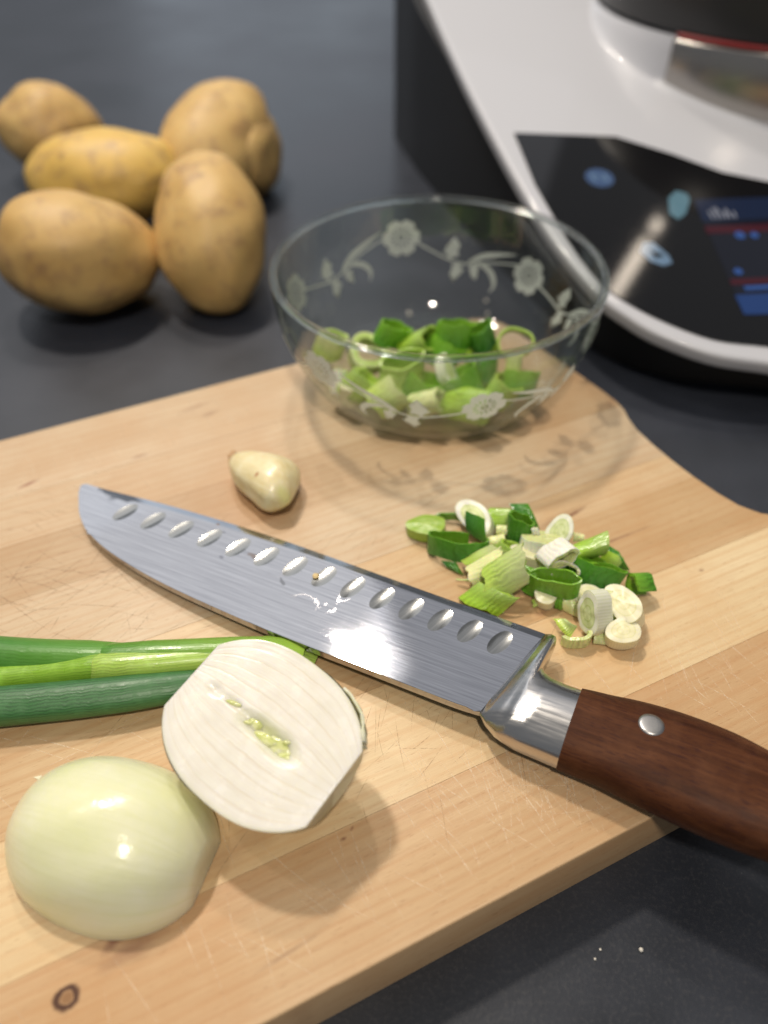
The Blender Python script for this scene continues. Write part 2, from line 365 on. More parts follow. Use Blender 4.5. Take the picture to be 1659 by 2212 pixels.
HX = [(.0212, .0022), (.0356, .0028), (.0498, .0033), (.0638, .0038), (.0775, .0041), (.0909, .0044), (.1042, .0044), (.1173, .0043), (.1301, .0039), (.1427, .0036), (.1548, .0034), (.1667, .0031), (.1784, .0028), (.1900, .0024)]
HA, HB, HT = 0.0062, 0.0033, R(72)
def hollow_ring(n, k=1.0): return [(math.cos(2 * math.pi * i / n) * HA * k, math.sin(2 * math.pi * i / n) * HB * k) for i in range(n)]
def build_blade():
    outline = edge_s + spine_s
    verts = [Vector(p) for p in outline]; n = len(verts); edges = [(i, (i + 1) % n) for i in range(n)]
    # bevel line below the cutting edge
    kk = len(verts); bev = [(x, y - 0.0034) for x, y in edge_s[2:]]
    verts += [Vector(p) for p in bev]; edges += [(kk + i, kk + i + 1) for i in range(len(bev) - 1)]
    for hx, hy in HX:
        kk = len(verts); ring = hollow_ring(32)
        for a, b in ring:
            verts.append(Vector((hx + a * math.cos(HT) - b * math.sin(HT), hy + a * math.sin(HT) + b * math.cos(HT))))
        edges += [(kk + i, kk + (i + 1) % 32) for i in range(32)]
    vo, eo, fo, *_ = geometry.delaunay_2d_cdt(verts, edges, [], 1, 1e-7)
    def inhollow(p):
        for hx, hy in HX:
            dx, dy = p[0] - hx, p[1] - hy; a = dx * math.cos(HT) + dy * math.sin(HT); b = -dx * math.sin(HT) + dy * math.cos(HT)
            if (a / HA) ** 2 + (b / HB) ** 2 < 0.97: return True
        return False
    def zt(p):
        e = interp(edge, p.x); d = e - p.y
        k = min(1, max(0, (p.x + .009) / .03)); return 0.0 if d > 0.0033 else -0.0009 * k * (1 - d / 0.0034)
    vs = [(p.x, p.y, zt(p)) for p in vo]; fs = []
    for f in fo:
        cx = sum(vo[i].x for i in f) / len(f); cy = sum(vo[i].y for i in f) / len(f)
        if not inhollow((cx, cy)): fs.append(tuple(f))
    bm = bmesh.new(); bv = [bm.verts.new(v) for v in vs]
    for f in fs: bm.faces.new([bv[i] for i in f])
    for v in [v for v in bm.verts if not v.link_faces]: bm.verts.remove(v)
    bmesh.ops.recalc_face_normals(bm, faces=bm.faces)
    if sum(f.normal.z for f in bm.faces) < 0: bmesh.ops.reverse_faces(bm, faces=bm.faces)
    # sides and underside along the outline
    ol = outline; zt2 = [zt(Vector(p)) for p in ol]
    def thick(p):
        e = interp(edge, p[0]); return 0.0002 + 0.0023 * min(1, max(0, (e - p[1]) / 0.041))
    rim = []
    for (x, y), z in zip(ol, zt2):
        rim.append((bm.verts.new((x, y, z)), bm.verts.new((x, y, z - thick((x, y)) * (1 if z > -.0005 else .3) - .0001))))
    m = len(rim)
    for i in range(m):
        j = (i + 1) % m; bm.faces.new((rim[i][0], rim[i][1], rim[j][1], rim[j][0]))
    bm.faces.new([r[1] for r in rim])
    bmesh.ops.remove_doubles(bm, verts=bm.verts, dist=1e-6)
    # small bevel along the spine corner catches light
    es = [e for e in bm.edges if len(e.link_faces) == 2 and e.calc_face_angle(0) > R(60) and min(v.co.z for v in e.verts) > -.0002 and all(v.co.y < interp(edge, v.co.x) - .004 for v in e.verts) and min(v.co.x for v in e.verts) > .012]
    bmesh.ops.bevel(bm, geom=es, offset=0.00045, segments=2, profile=0.5, affect='EDGES')
    me = bm_mesh('blade', bm); me.shade_smooth(); me.set_sharp_from_angle(angle=R(12)); return me
blade = obj('blade', build_blade(), M_blade, knife)
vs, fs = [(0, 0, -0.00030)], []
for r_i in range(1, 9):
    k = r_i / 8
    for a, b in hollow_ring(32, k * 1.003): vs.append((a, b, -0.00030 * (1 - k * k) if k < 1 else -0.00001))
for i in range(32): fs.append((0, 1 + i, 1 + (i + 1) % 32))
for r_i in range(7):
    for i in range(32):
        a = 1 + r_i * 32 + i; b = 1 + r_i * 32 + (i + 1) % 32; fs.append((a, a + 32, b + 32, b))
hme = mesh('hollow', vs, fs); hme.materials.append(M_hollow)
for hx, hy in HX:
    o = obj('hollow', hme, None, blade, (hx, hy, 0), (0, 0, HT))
# bolster
M_bolster = (lambda t: (t.set(Base_Color=(0.60, 0.585, 0.57), Metallic=1.0, Roughness=t.ramp(t.noise(t.coord('Object', (60, 900, 300)), 1, 4), [(.3, .16), (.7, .27)])), t.bump(t.noise(t.coord('Object', (100, 1500, 400)), 1, 3), .10, .0001), t.m)[-1])(NT('polished_bolster_steel'))
def superell(cy, cz, hy, hz, x, n=40, p=2.6, lean=0.0):
    out = []
    for i in range(n):
        a = 2 * math.pi * i / n; ca, sa = math.cos(a), math.sin(a)
        out.append((x + lean * math.copysign(abs(ca) ** (2 / p), ca) * hy, cy + hy * math.copysign(abs(ca) ** (2 / p), ca), cz + hz * math.copysign(abs(sa) ** (2 / p), sa)))
    return out
# stations run along the slanted joint: x at mid height, low side (spine) trails by the slant
hi = [(0, .0134), (.0025, .0138), (.005, .0132), (.0065, .0115), (.0074, .0085), (.0078, .0050), (.0078, .0010), (.0082, -.0018), (.0100, -.0040), (.0135, -.0056), (.0190, -.0063), (.0250, -.0063)]
secs = []
def bol_sec(s, p):
    yh = interp(hi, s); yl = interp([(0, -.0275), (.003, -.0305), (.007, -.0330), (.013, -.0342), (.025, -.0345)], s)
    th = interp([(0, .0014), (.0006, .0019), (.002, .0040), (.005, .0062), (.009, .0078), (.014, .0088), (.025, .0094)], s)
    return yh, yl, th
for i in range(30):
    s = 0.025 * (i / 29)
    yh, yl, th = bol_sec(s, 0); cy, hy = (yh + yl) / 2, (yh - yl) / 2
    sec = []
    for j in range(44):
        a = 2 * math.pi * j / 44; ca, sa = math.cos(a), math.sin(a); p = 2.3
        yy = cy + hy * math.copysign(abs(ca) ** (2 / p), ca); zz = th * math.copysign(abs(sa) ** (2 / p), sa)
        # guard keeps its thickness at its own height
        x0 = 0.1935 + 0.0105 * (min(yy, .0134) + .0272) / .0406
        slant = max(0, 1 - s / .025)
        xx = x0 * slant + (0.2035) * (1 - slant) + s if True else 0
        xx = (0.1935 + 0.0102 * slant * (yy + .0272) / .0406) + s * 1.16
        sec.append((xx, yy, zz - .0010))
    secs.append(sec)
me = loft(secs, name='bolster'); obj('bolster', me, M_bolster, knife)
# handle
def mat_handle():
    t = NT('dark_handle_wood'); v = t.coord('Object')
    g = t.noise(t.coord('Object', (22, 260, 260)), 1.0, 5, 0.6, 0.4); f = t.noise(t.coord('Object', (260, 2400, 2400)), 1.0, 2, 0.5); cr = t.noise(t.coord('Object', (120, 90, 90)), 1.0, 4, 0.6)
    c = t.ramp(g, [(0.28, (0.034, 0.0115, 0.0050)), (0.5, (0.074, 0.0260, 0.0110)), (0.72, (0.115, 0.044, 0.019))])
    c = t.mix(t.math('MULTIPLY', t.ramp(f, [(0.34, 1.0), (0.46, 0.0)]), 0.75), c, (0.035, 0.012, 0.010))
    c = t.mix(t.math('MULTIPLY', t.ramp(cr, [(0.5, 0.0), (0.75, 1.0)]), 0.25), c, (0.16, 0.068, 0.032))
    d = t.spot(v, .2300, -.0098, .0052, .00018, -6, wob=t.math('MULTIPLY', t.math('SUBTRACT', cr, .5), 1.2)); c = t.mix(t.ramp(d, [(0.5, .9), (1.0, 0.0)]), c, (0.02, 0.008, 0.006))
    t.set(Base_Color=c, Roughness=t.ramp(cr, [(0.3, 0.42), (0.7, 0.56)]), Specular_IOR_Level=0.12)
    t.bump(t.math('ADD', f, g), 0.3, 0.00025); return t.m
M_handle = mat_handle()
hh = [(.2215, -.0060), (.226, -.0052), (.2313, -.0045), (.238, -.0032), (.2448, -.0023), (.2515, -.0018), (.2582, -.0017), (.265, -.0020), (.2714, -.0027), (.281, -.0048), (.295, -.0090), (.315, -.0130), (.335, -.0140), (.350, -.0125), (.3575, -.016)]
hl = [(.2215, -.0348), (.2342, -.0350), (.243, -.0358), (.2521, -.0368), (.260, -.0374), (.2686, -.0378), (.277, -.0378), (.2845, -.0374), (.300, -.0372), (.320, -.0400), (.340, -.0435), (.350, -.0430), (.3575, -.034)]
hhs = smoothpts(hh, 4); hls = smoothpts(hl, 4); secs = []
for i in range(52):
    x = .2220 + (.3572 - .2220) * (i / 51) ** 0.95
    yh, yl = interp(hhs, x), interp(hls, x); th = interp([(.2215, .0098), (.235, .0100), (.27, .0108), (.32, .0106), (.350, .0105), (.3575, .006)], x)
    secs.append([(x + (.0011 * ((p[1] + .02) / .015) if i == 0 else 0) * 0, p[1], p[2]) for p in superell((yh + yl) / 2, -.0010, (yh - yl) / 2, th, x, 48, 2.35)])
me = loft(secs, name='handle'); handle = obj('handle', me, M_handle, knife)
# rivets, slightly proud domed discs
def disc_dome(name, r, h, n=28, rings=4):
    vs, fs = [(0, 0, h)], []
    for k in range(1, rings + 1):
        q = k / rings
        for i in range(n): a = 2 * math.pi * i / n; vs.append((math.cos(a) * r * q, math.sin(a) * r * q, h * (1 - q ** 3)))
    for i in range(n): vs.append((math.cos(2 * math.pi * i / n) * r, math.sin(2 * math.pi * i / n) * r, -.001))
    for i in range(n): fs.append((0, 1 + i, 1 + (i + 1) % n))
    for k in range(rings):
        for i in range(n):
            a = 1 + k * n + i; b = 1 + k * n + (i + 1) % n; fs.append((a, a + n, b + n, b))
    return mesh(name, vs, fs)
M_rivet = simple('rivet_steel', (0.52, 0.51, 0.50), 0.38, 1.0)
rme = disc_dome('rivet', .0040, .0003); rme.materials.append(M_rivet)
for x, y in ((.2452, -.0150), (.3050, -.0245)):
    yh, yl = interp(hhs, x), interp(hls, x); cy, hy = (yh + yl) / 2, (yh - yl) / 2; th = interp([(.2215, .0098), (.235, .0100), (.27, .0108), (.32, .0106)], x)
    k = abs((y - cy) / hy); z = -.0010 + th * (1 - k ** 2.35) ** (1 / 2.35); s = -math.atan2(th * (1 - k ** 2.35) ** (1 / 2.35 - 1) * k ** 1.35 / hy * math.copysign(1, y - cy), 1)
    obj('rivet', rme, None, handle, (x, y, z + .00008), (s, 0, 0))

# ------------------------------------------------------------------ soft plant materials
def mat_leaf(name, outer, inner, stripe=0.35, rough=0.25, sss=0.25, tip=None, freq=17, rib=1.2):
    "UV: u round the tube, v along it"
    t = NT(name); uv = t.n('ShaderNodeUVMap'); sx = t.n('ShaderNodeSeparateXYZ'); t.l(uv.outputs[0], sx.inputs[0])
    oi = t.n('ShaderNodeObjectInfo'); geo = t.n('ShaderNodeNewGeometry')
    wob = t.noise(t.coord('Object'), 180, 3, 0.6)
    ph = t.math('ADD', t.math('MULTIPLY', sx.outputs[0], float(freq)), t.math('MULTIPLY', wob, 2.2))
    st = t.math('MULTIPLY', t.math('ADD', t.math('SINE', t.math('MULTIPLY', ph, 6.283)), 1.0), 0.5)
    st = t.math('MULTIPLY', st, t.ramp(t.noise(t.coord('Object', loc=(3, 0, 0)), 120, 2, 0.5), [(0.35, 0.3), (0.65, 1.0)]))
    dark = tuple(c * 0.55 for c in outer); lite = tuple(min(1, c * 1.45 + .02) for c in outer)
    c = t.mix(st, lite, dark) if stripe > 0 else outer
    c = t.mix(1 - stripe, c, outer) if stripe > 0 else t.mix(0.0, outer, outer)
    hv = t.mix(oi.outputs['Random'], (0.82, 0.86, 0.80), (1.15, 1.10, 1.1))
    c = t.mix(1.0, c, hv, 'MULTIPLY')
    c = t.mix(t.ramp(wob, [(0.55, 0.0), (0.8, 0.6)]), c, tuple(min(1, x * 1.6 + .03) for x in outer))
    if tip: c = t.mix(t.ramp(sx.outputs[1], [(0.15, 0.0), (0.95, 1.0)]), c, tip)
    ci = t.mix(t.math('MULTIPLY', st, 0.35), inner, tuple(x * .7 for x in inner))
    c = t.mix(t.math('GREATER_THAN', sx.outputs[1], 1.5), c, ci)
    t.set(Base_Color=c, Roughness=t.ramp(wob, [(0.3, rough - .08), (0.7, rough + .12)]), Subsurface_Weight=sss, Subsurface_Radius=(0.6, 1.0, 0.25), Subsurface_Scale=0.0015, Specular_IOR_Level=0.55)
    t.bump(t.math('ADD', t.math('MULTIPLY', st, rib), wob), 0.45, 0.00025)
    return t.m
def mat_slice(name, c0, c1, ringc, sss=0.5):
    "solid slices: caps carry v = 2 + radius"
    t = NT(name); uv = t.n('ShaderNodeUVMap'); sx = t.n('ShaderNodeSeparateXYZ'); t.l(uv.outputs[0], sx.inputs[0])
    wob = t.noise(t.coord('Object'), 260, 3, 0.6)
    r = t.math('SUBTRACT', sx.outputs[1], 2.0); rr = t.math('ADD', r, t.math('MULTIPLY', t.math('SUBTRACT', wob, .5), .10))
    cap = t.ramp(rr, [(0.0, c1), (0.30, c1), (0.36, ringc), (0.40, c1), (0.60, c1), (0.66, ringc), (0.70, c0), (0.95, c0), (1.0, tuple(x * .9 for x in c0))])
    st = t.math('MULTIPLY', t.math('ADD', t.math('SINE', t.math('MULTIPLY', sx.outputs[0], 250.0)), 1.0), 0.5)
    side = t.mix(t.math('MULTIPLY', st, .35), c0, tuple(x * .8 for x in c1))
    c = t.mix(t.math('GREATER_THAN', sx.outputs[1], 1.5), side, cap)
    oi = t.n('ShaderNodeObjectInfo'); c = t.mix(1.0, c, t.mix(oi.outputs['Random'], (0.88, 0.90, 0.84), (1.08, 1.06, 1.06)), 'MULTIPLY')
    t.set(Base_Color=c, Roughness=t.ramp(wob, [(0.3, .26), (0.7, .50)]), Subsurface_Weight=sss, Subsurface_Radius=(1.0, 1.0, 0.6), Subsurface_Scale=0.003, Specular_IOR_Level=0.45)
    t.bump(wob, 0.2, 0.0003)
    return t.m
LM = {
 'dark': mat_leaf('dark_green_leaf', (0.035, 0.155, 0.018), (0.13, 0.32, 0.02), .6, tip=(.08, .26, .02)),
 'mid': mat_leaf('mid_green_leaf', (0.085, 0.27, 0.015), (0.20, 0.42, 0.03), .5, tip=(.18, .40, .03)),
 'lime': mat_leaf('lime_green_leaf', (0.30, 0.50, 0.03), (0.36, 0.54, 0.07), .55, tip=(.36, .52, .12)),
 'light': mat_leaf('light_striped_leaf', (0.44, 0.60, 0.10), (0.45, 0.60, 0.16), .7, tip=(.55, .62, .30)),
 'pale': mat_leaf('pale_leaf', (0.66, 0.74, 0.36), (0.66, 0.72, 0.32), .35, rough=.25, sss=.5),
 'white': mat_leaf('white_stem', (0.86, 0.86, 0.76), (0.62, 0.66, 0.30), .22, rough=.25, sss=.5),
 'slice': mat_slice('white_slice', (0.86, 0.86, 0.76), (0.70, 0.76, 0.42), (0.50, 0.60, 0.20)),
 'cream': mat_slice('cream_slice', (0.80, 0.77, 0.56), (0.78, 0.75, 0.50), (0.68, 0.66, 0.36)),
 'limeslice': mat_slice('lime_slice', (0.30, 0.46, 0.05), (0.36, 0.50, 0.10), (0.22, 0.40, 0.04), .3),
}
Q = 1.28 / 14000.0                                # metres per pixel of the close-up grid used to measure the chopped pieces
SR = Vector((1, 0, 0)); VV = Vector((-.13, -.62, .77)).normalized(); SU = VV.cross(SR).normalized(); SR = SU.cross(VV)
def sdir(a): return (SR * a[0] + SU * a[1] + VV * a[2]).normalized()
def tube_mesh(ru, rv, L, th, arc=(0, 360), shear=0.0, taper=0.0, seed=0, solid=False, flat=2.0, curl=0.0):
    rr = random.Random(seed); full = arc[1] - arc[0] >= 359; n = 36; vs, fs, uv = [], [], []; NL = 5
    ph1, ph2 = rr.uniform(0, 6), rr.uniform(0, 6); am = .08
    def P(a, l, off):
        f = 1 + am * math.sin(2 * a + ph1) + am * .7 * math.sin(3 * a + ph2)
        k = 1 - taper * l
        x = (ru * f - off) * math.cos(a) * k; y = (rv * f - off) * math.sin(a) * k
        z = L * (l - .5) + shear * x + .035 * L * math.sin(5 * a + ph1) + .008 * L * math.sin(13 * a + ph2)
        x += curl * (l - .5) ** 2
        return (x, y, z)
    cols = n + (0 if full else 1)
    for side in (0, 1):
        if solid and side: break
        for j in range(NL + 1):
            for i in range(cols):
                a = R(arc[0] + (arc[1] - arc[0]) * i / n)
                vs.append(P(a, j / NL, th * side)); uv.append((i / n * (arc[1] - arc[0]) / 360, (j / NL * .99) + (2.2 if side else 0)))
    S = cols * (NL + 1)
    rng = range(n)
    for side in ((0,) if solid else (0, 1)):
        for j in range(NL):
            for i in rng:
                a = side * S + j * cols + i; b = side * S + j * cols + (i + 1) % cols
                f = (a, b, b + cols, a + cols); fs.append(f if side == 0 else f[::-1])
    if solid:
        for top in (0, 1):
            base = NL * cols * top; prev = [base + i for i in range(cols)]
            for k in (0.96, .72, .45, .2):
                cur = []
                for i in range(cols):
                    p = vs[base + i]; c0 = Vector((0, 0, L * (top - .5))); q = c0.lerp(Vector(p), k)
                    q.z += (1 if top else -1) * (.05 * ru) * (1 - k * k); cur.append(len(vs)); vs.append(tuple(q)); uv.append((i / n, 2 + k))
                for i in rng:
                    f = (prev[i], prev[(i + 1) % cols], cur[(i + 1) % cols], cur[i]); fs.append(f if top else f[::-1])
                prev = cur
            vs.append((0, 0, (1 if top else -1) * (L * .5 + .07 * ru))); uv.append((0, 2.0)); c = len(vs) - 1
            for i in rng: f = (prev[i], prev[(i + 1) % cols], c); fs.append(f if top else f[::-1])
    else:
        for i in rng:
            a, b = i, (i + 1) % cols
            fs.append((a, a + S, b + S, b)); t = NL * cols; fs.append((t + a, t + b, t + b + S, t + a + S))
        if not full:
            for j in range(NL):
                a = j * cols; fs.append((a, a + cols, a + cols + S, a + S)); b = a + cols - 1; fs.append((b, b + S, b + cols + S, b + cols))
    me = mesh('piece', vs, fs, True, uv); recalc(me); me.set_sharp_from_angle(angle=R(48)); return me
def place_tube(name, P, ax, u, ru, rv, L, th, col, label, group, cat='spring onion piece', arc=(0, 360), shear=0.0, solid=False, taper=0.0, seed=0, curl=0.0):
    me = tube_mesh(ru, rv, L, th, arc, shear, taper, seed, solid, curl=curl); me.materials.append(LM[col])
    z = ax.normalized(); x = (u - z * u.dot(z)).normalized(); y = z.cross(x)
    o = obj(name, me); o.matrix_world = Matrix.Translation(P) @ Matrix((x, y, z)).transposed().to_4x4()
    # nothing sinks into the board
    lo = min((o.matrix_world @ v.co).z for v in me.vertices)
    if lo < 0.0003: o.matrix_world = Matrix.Translation((0, 0, 0.0003 - lo)) @ o.matrix_world
    tag(o, label, cat, group); return o
def plate_mesh(c, bulge, th, seed=0, frayed=0.0):
    "curved leaf piece through four corners"
    rr = random.Random(seed); n, m = 12, 8; A, B, C_, D_ = c; N = ((C_ - A).cross(D_ - B)).normalized()
    if N.z < 0: N = -N
    vs, uv, fs = [], [], []; ph = rr.uniform(0, 6)
    for side in (0, 1):
        for j in range(m + 1):
            for i in range(n + 1):
                u, v = i / n, j / m; p = A.lerp(B, u).lerp(D_.lerp(C_, u), v)
                p = p + N * (bulge * 4 * v * (1 - v) + .0002 * math.sin(u * 9 + ph) - th * side)
                if frayed and i in (0, n): p = p + (B - A).normalized() * rr.uniform(-1, 1) * frayed
                vs.append(p); uv.append((v * .45, u * .99 + 2.2 * side))
    S = (n + 1) * (m + 1)
    for side in (0, 1):
        for j in range(m):
            for i in range(n):
                a = side * S + j * (n + 1) + i; f = (a, a + 1, a + n + 2, a + n + 1); fs.append(f if side == 0 else f[::-1])
    bd = [i for i in range(n + 1)] + [j * (n + 1) + n for j in range(1, m + 1)] + [m * (n + 1) + i for i in range(n - 1, -1, -1)] + [j * (n + 1) for j in range(m - 1, 0, -1)]
    for a, b in zip(bd, bd[1:] + bd[:1]): fs.append((a, a + S, b + S, b))
    me = mesh('piece', vs, fs, True, uv); recalc(me); me.set_sharp_from_angle(angle=R(50)); return me
def qat(qx, qy, z): qx, qy = 975 + (qx - 975) * .95, 545 + (qy - 545) * .96; return at(qx * .3906 + 810, qy * .3906 + 1026, z)
def place_plate(name, corners, bulge, th, col, label, group, cat='spring onion piece', seed=0, frayed=0.0):
    P = [qat(x, y, z * .001) for x, y, z in corners]; c0 = sum(P, Vector()) / 4; c0.z = min(p.z for p in P)
    me = plate_mesh([p - c0 for p in P], bulge * .001, th * .001, seed, frayed * .001); me.materials.append(LM[col])
    o = obj(name, me, None, None, c0); lo = min(v.co.z for v in me.vertices) + c0.z
    if lo < .0003: o.location.z += .0003 - lo
    tag(o, label, cat, group); return o

G = 'chopped spring onion in the heap beside the knife'
T = [  # qx, qy, z(mm), axis, u, ru, rv, L, th, colour, arc, shear, solid, label
 (250,285,4,(0,.62,.76),(1,-.12,0),98,58,55,0,'limeslice',(0,360),0,1,'lime green solid oval slice lying flat at the far left end of the heap'),
 (385,240,3,(0,.62,.76),(1,-.3,0),62,36,42,8,'dark',(20,250),0,0,'thin dark green ring just behind the flat lime slice at the left end'),
 (428,405,4.5,(.10,.86,.50),(1,-.40,0),140,56,90,7,'dark',(75,395),0,0,'long open dark green loop at the left, wood showing through its middle'),
 (535,232,7,(-.25,.25,.9),(.62,-.75,.1),100,68,70,0,'slice',(0,360),0,1,'large pale oval slice standing at the back behind a dark green rhombus'),
 (675,232,6,(1,-.08,.25),(0,1,0),46,38,105,12,'lime',(0,360),.15,0,'short lime green tube lying sideways at the back of the heap'),
 (795,300,9,(.08,.80,.60),(1,.25,0),62,50,140,9,'dark',(0,360),-.35,0,'upright dark green tube open at the top, middle of the back row'),
 (915,385,8,(.2,.80,.55),(1,.05,0),98,56,90,0,'white',(0,360),.1,1,'smooth white chunk lying in the middle of the heap'),
 (1026,300,11,(-.12,.05,1),(.5,.85,0),70,60,52,0,'slice',(0,360),0,1,'upright round slice with pale green rings at the back right of the heap'),
 (1010,435,14,(.50,-.52,.70),(.80,.60,0),68,42,100,15,'white',(0,360),.25,0,'white ribbed tube on top of the heap, its hollow end facing down right'),
 (1050,524,10,(0,-.25,1),(1,.02,0),60,42,40,10,'white',(-25,205),0,0,'thin white curled ring below the ribbed white tube'),
 (600,512,8,(.86,.50,.15),(-.45,.85,.1),48,34,170,9,'pale',(0,360),.2,0,'pale green narrow tube with open left end, left of the heap'),
 (702,592,8,(.84,.52,.15),(-.5,.82,.2),76,36,200,8,'light',(0,360),.45,0,'large light green striped tube at the front left of the heap'),
 (988,608,8,(.10,.66,.74),(1,-.36,0),108,46,110,6,'mid',(0,360),.2,0,'oblique green ring with dark rim and bright hollow facing the viewer, front middle'),
 (1238,556,7,(.50,.78,.38),(.82,-.57,0),98,40,112,8,'dark',(0,360),.30,0,'broad dark green flattened tube at the right side of the heap'),
 (1500,640,5.5,(-.86,-.05,.50),(.08,1,0),74,42,90,10,'mid',(-95,110),.1,0,'single curved green piece lying apart at the far right of the heap'),
 (948,678,3.5,(0,.5,.85),(1,.1,0),54,46,50,0,'cream',(0,360),0,1,'small round white stub under the oblique green ring'),
 (1232,770,9,(-.74,-.08,.66),(.22,1,0),88,58,90,0,'slice',(0,360),.12,1,'bright white slice standing on edge at the front right, pale green face to the left'),
 (1400,745,6,(-.25,.45,.85),(.62,-.78,0),98,62,90,0,'cream',(0,360),0,1,'translucent pale oval piece behind the round cream stub, front right'),
 (1390,893,5,(.02,.50,.86),(1,.12,0),66,62,62,0,'cream',(0,360),0,1,'round cream stub lying flat at the lower right tip of the heap'),
 (1120,915,3,(.05,.58,.80),(1,.42,0),66,36,60,12,'pale',(175,350),0,0,'pale curl of stem skin between the white slice and the knife guard'),
 (1180,690,4,(.1,.55,.8),(1,-.2,0),72,50,60,0,'cream',(0,360),0,1,'pale stub half hidden behind the bright white slice'),
 (850,465,5,(.3,.7,.6),(1,-.2,0),90,46,70,0,'cream',(0,360),0,1,'pale stub buried under the smooth white chunk'),
 (1150,490,5,(.5,.6,.6),(.8,-.5,0),80,46,90,9,'mid',(0,360),.2,0,'green tube buried between the ribbed white tube and the broad dark tube'),
 (730,440,5,(.5,.6,.5),(.8,-.6,0),70,40,90,9,'lime',(0,360),.2,0,'lime tube buried under the striped tip piece'),
]
for i, (qx, qy, z, ax, u, ru, rv, L, th, col, arc, sh, so, lab) in enumerate(T):
    place_tube('spring_onion_piece', qat(qx, qy, z * .001), sdir(ax), sdir(u), ru * Q, rv * Q, L * Q, th * Q * (1.05 if col == 'dark' else 1.3), col, lab, G, arc=arc, shear=sh, solid=bool(so), seed=i)
PL = [
 ([(475,185,15),(587,232,15),(606,388,6),(480,302,7)],.8,.55,'dark','dark green flat rhombus propped against the large pale oval slice',0),
 ([(728,142,13),(840,142,14),(918,325,3),(850,345,3)],3.0,.6,'dark','dark green curved strip bending over the back of the heap',0),
 ([(598,335,6),(700,315,9),(722,375,8),(606,392,4)],1.2,.9,'pale','glassy pale scrap between the dark rhombus and the upright dark tube',.2),
 ([(660,266,10),(722,268,11),(715,325,8),(655,318,7)],.8,.8,'pale','small glassy pale flake above the wet scrap, left of the dark tube',.2),
 ([(862,290,15),(898,283,15),(915,335,11),(868,330,11)],.5,.9,'white','tiny white chip on top of the smooth white chunk',.3),
 ([(440,458,4),(620,378,13),(800,440,13),(528,522,4)],3.2,.8,'light','pointed pale green striped tip in the front left of the heap',0),
 ([(640,492,9.5),(770,462,12),(855,535,9),(715,548,8)],1.6,.7,'lime','lime striped flap lying over the large light green tube',0),
 ([(424,576,2.5),(565,572,6),(775,686,6),(700,640,4)],1.0,.7,'light','thin pale green ragged sliver nearest the blade, upper one of two',.5),
 ([(425,690,1),(560,590,8),(785,690,7),(668,790,1)],3.4,.8,'lime','wide frayed lime piece touching the blade edge',.7),
 ([(505,640,2),(600,640,4),(700,770,2.5),(640,778,1)],.8,.5,'light','narrow torn strip on the frayed lime piece by the blade',.5),
 ([(792,632,2),(840,560,8),(905,598,8),(892,686,1)],1.0,.7,'mid','green wedge under the left end of the oblique green ring',0),
 ([(800,488,10),(885,520,10),(900,590,7),(840,575,7)],1.2,.7,'mid','green flap between the lime striped flap and the white chunk',0),
 ([(1100,382,12),(1306,300,18),(1292,440,9),(1092,478,7)],4.2,.8,'lime','large bright lime curved piece at the right back of the heap',0),
 ([(1300,410,9),(1402,456,5),(1335,532,2),(1238,466,6)],1.2,.8,'lime','square lime piece right of the broad dark tube',0),
 ([(1288,370,8),(1370,420,7),(1434,526,1),(1345,522,1)],1.6,.6,'dark','dark green pointed piece at the right edge behind the square lime piece',0),
 ([(1104,306,10),(1168,320,9),(1162,362,7),(1100,360,7)],.8,.8,'pale','small pale green bit right of the upright round slice',0),
 ([(995,675,6),(1046,680,6),(1042,757,1),(996,746,1)],.6,.7,'mid','narrow upright green strip below the oblique green ring',0),
 ([(1044,684,6),(1147,690,6),(1132,802,.8),(1040,760,.8)],1.0,1.0,'pale','translucent pale green shard below the oblique green ring',.3),
 ([(1290,775,3),(1388,780,5),(1388,856,1),(1298,852,1)],1.0,.8,'lime','lime scrap between the white slice and the cream stub',.2),
 ([(1280,640,10),(1400,650,10),(1450,690,8),(1300,740,5)],1.5,.9,'pale','thin pale skin lying over the translucent arc at the front right',.2),
 ([(1300,700,5),(1390,720,6),(1390,785,2),(1300,790,2)],1.0,.9,'light','light green flake behind the bright white slice',.2),
 ([(1222,886,3),(1275,872,4),(1335,962,1),(1224,952,.8)],.8,.9,'pale','crumpled yellowish scrap between the curl and the cream stub',.5),
 ([(986,806,5),(1056,806,6.5),(1126,850,5),(1080,925,1)],1.4,.8,'light','light green striped scrap beside the knife guard',.2),
]
PL += [
 ([(560,420,9),(610,412,9),(618,470,7),(565,480,7)],.6,.8,'mid','small mid green chip between the dark loop and the striped tip',.2),
 ([(905,470,9),(960,480,9),(955,540,6),(900,520,6)],.6,.9,'pale','pale translucent chip under the ribbed white tube',.3),
 ([(1120,640,6),(1210,625,6),(1215,690,3),(1135,700,2)],1.0,.9,'light','light green chip right of the oblique green ring',.2),
 ([(860,700,.8),(905,690,1.5),(915,730,.8),(870,742,.6)],.3,.7,'light','light green crumb of leaf on the board left of the small white stub',.3),
 ([(330,470,1.5),(420,480,3),(470,560,1.2),(380,520,.8)],.8,.6,'dark','dark green lower strip under the long open loop',0),
]
for i, (cs, bg_, th, col, lab, fr) in enumerate(PL):
    place_plate('spring_onion_piece', cs, bg_, th, col, lab, G, seed=i, frayed=fr)

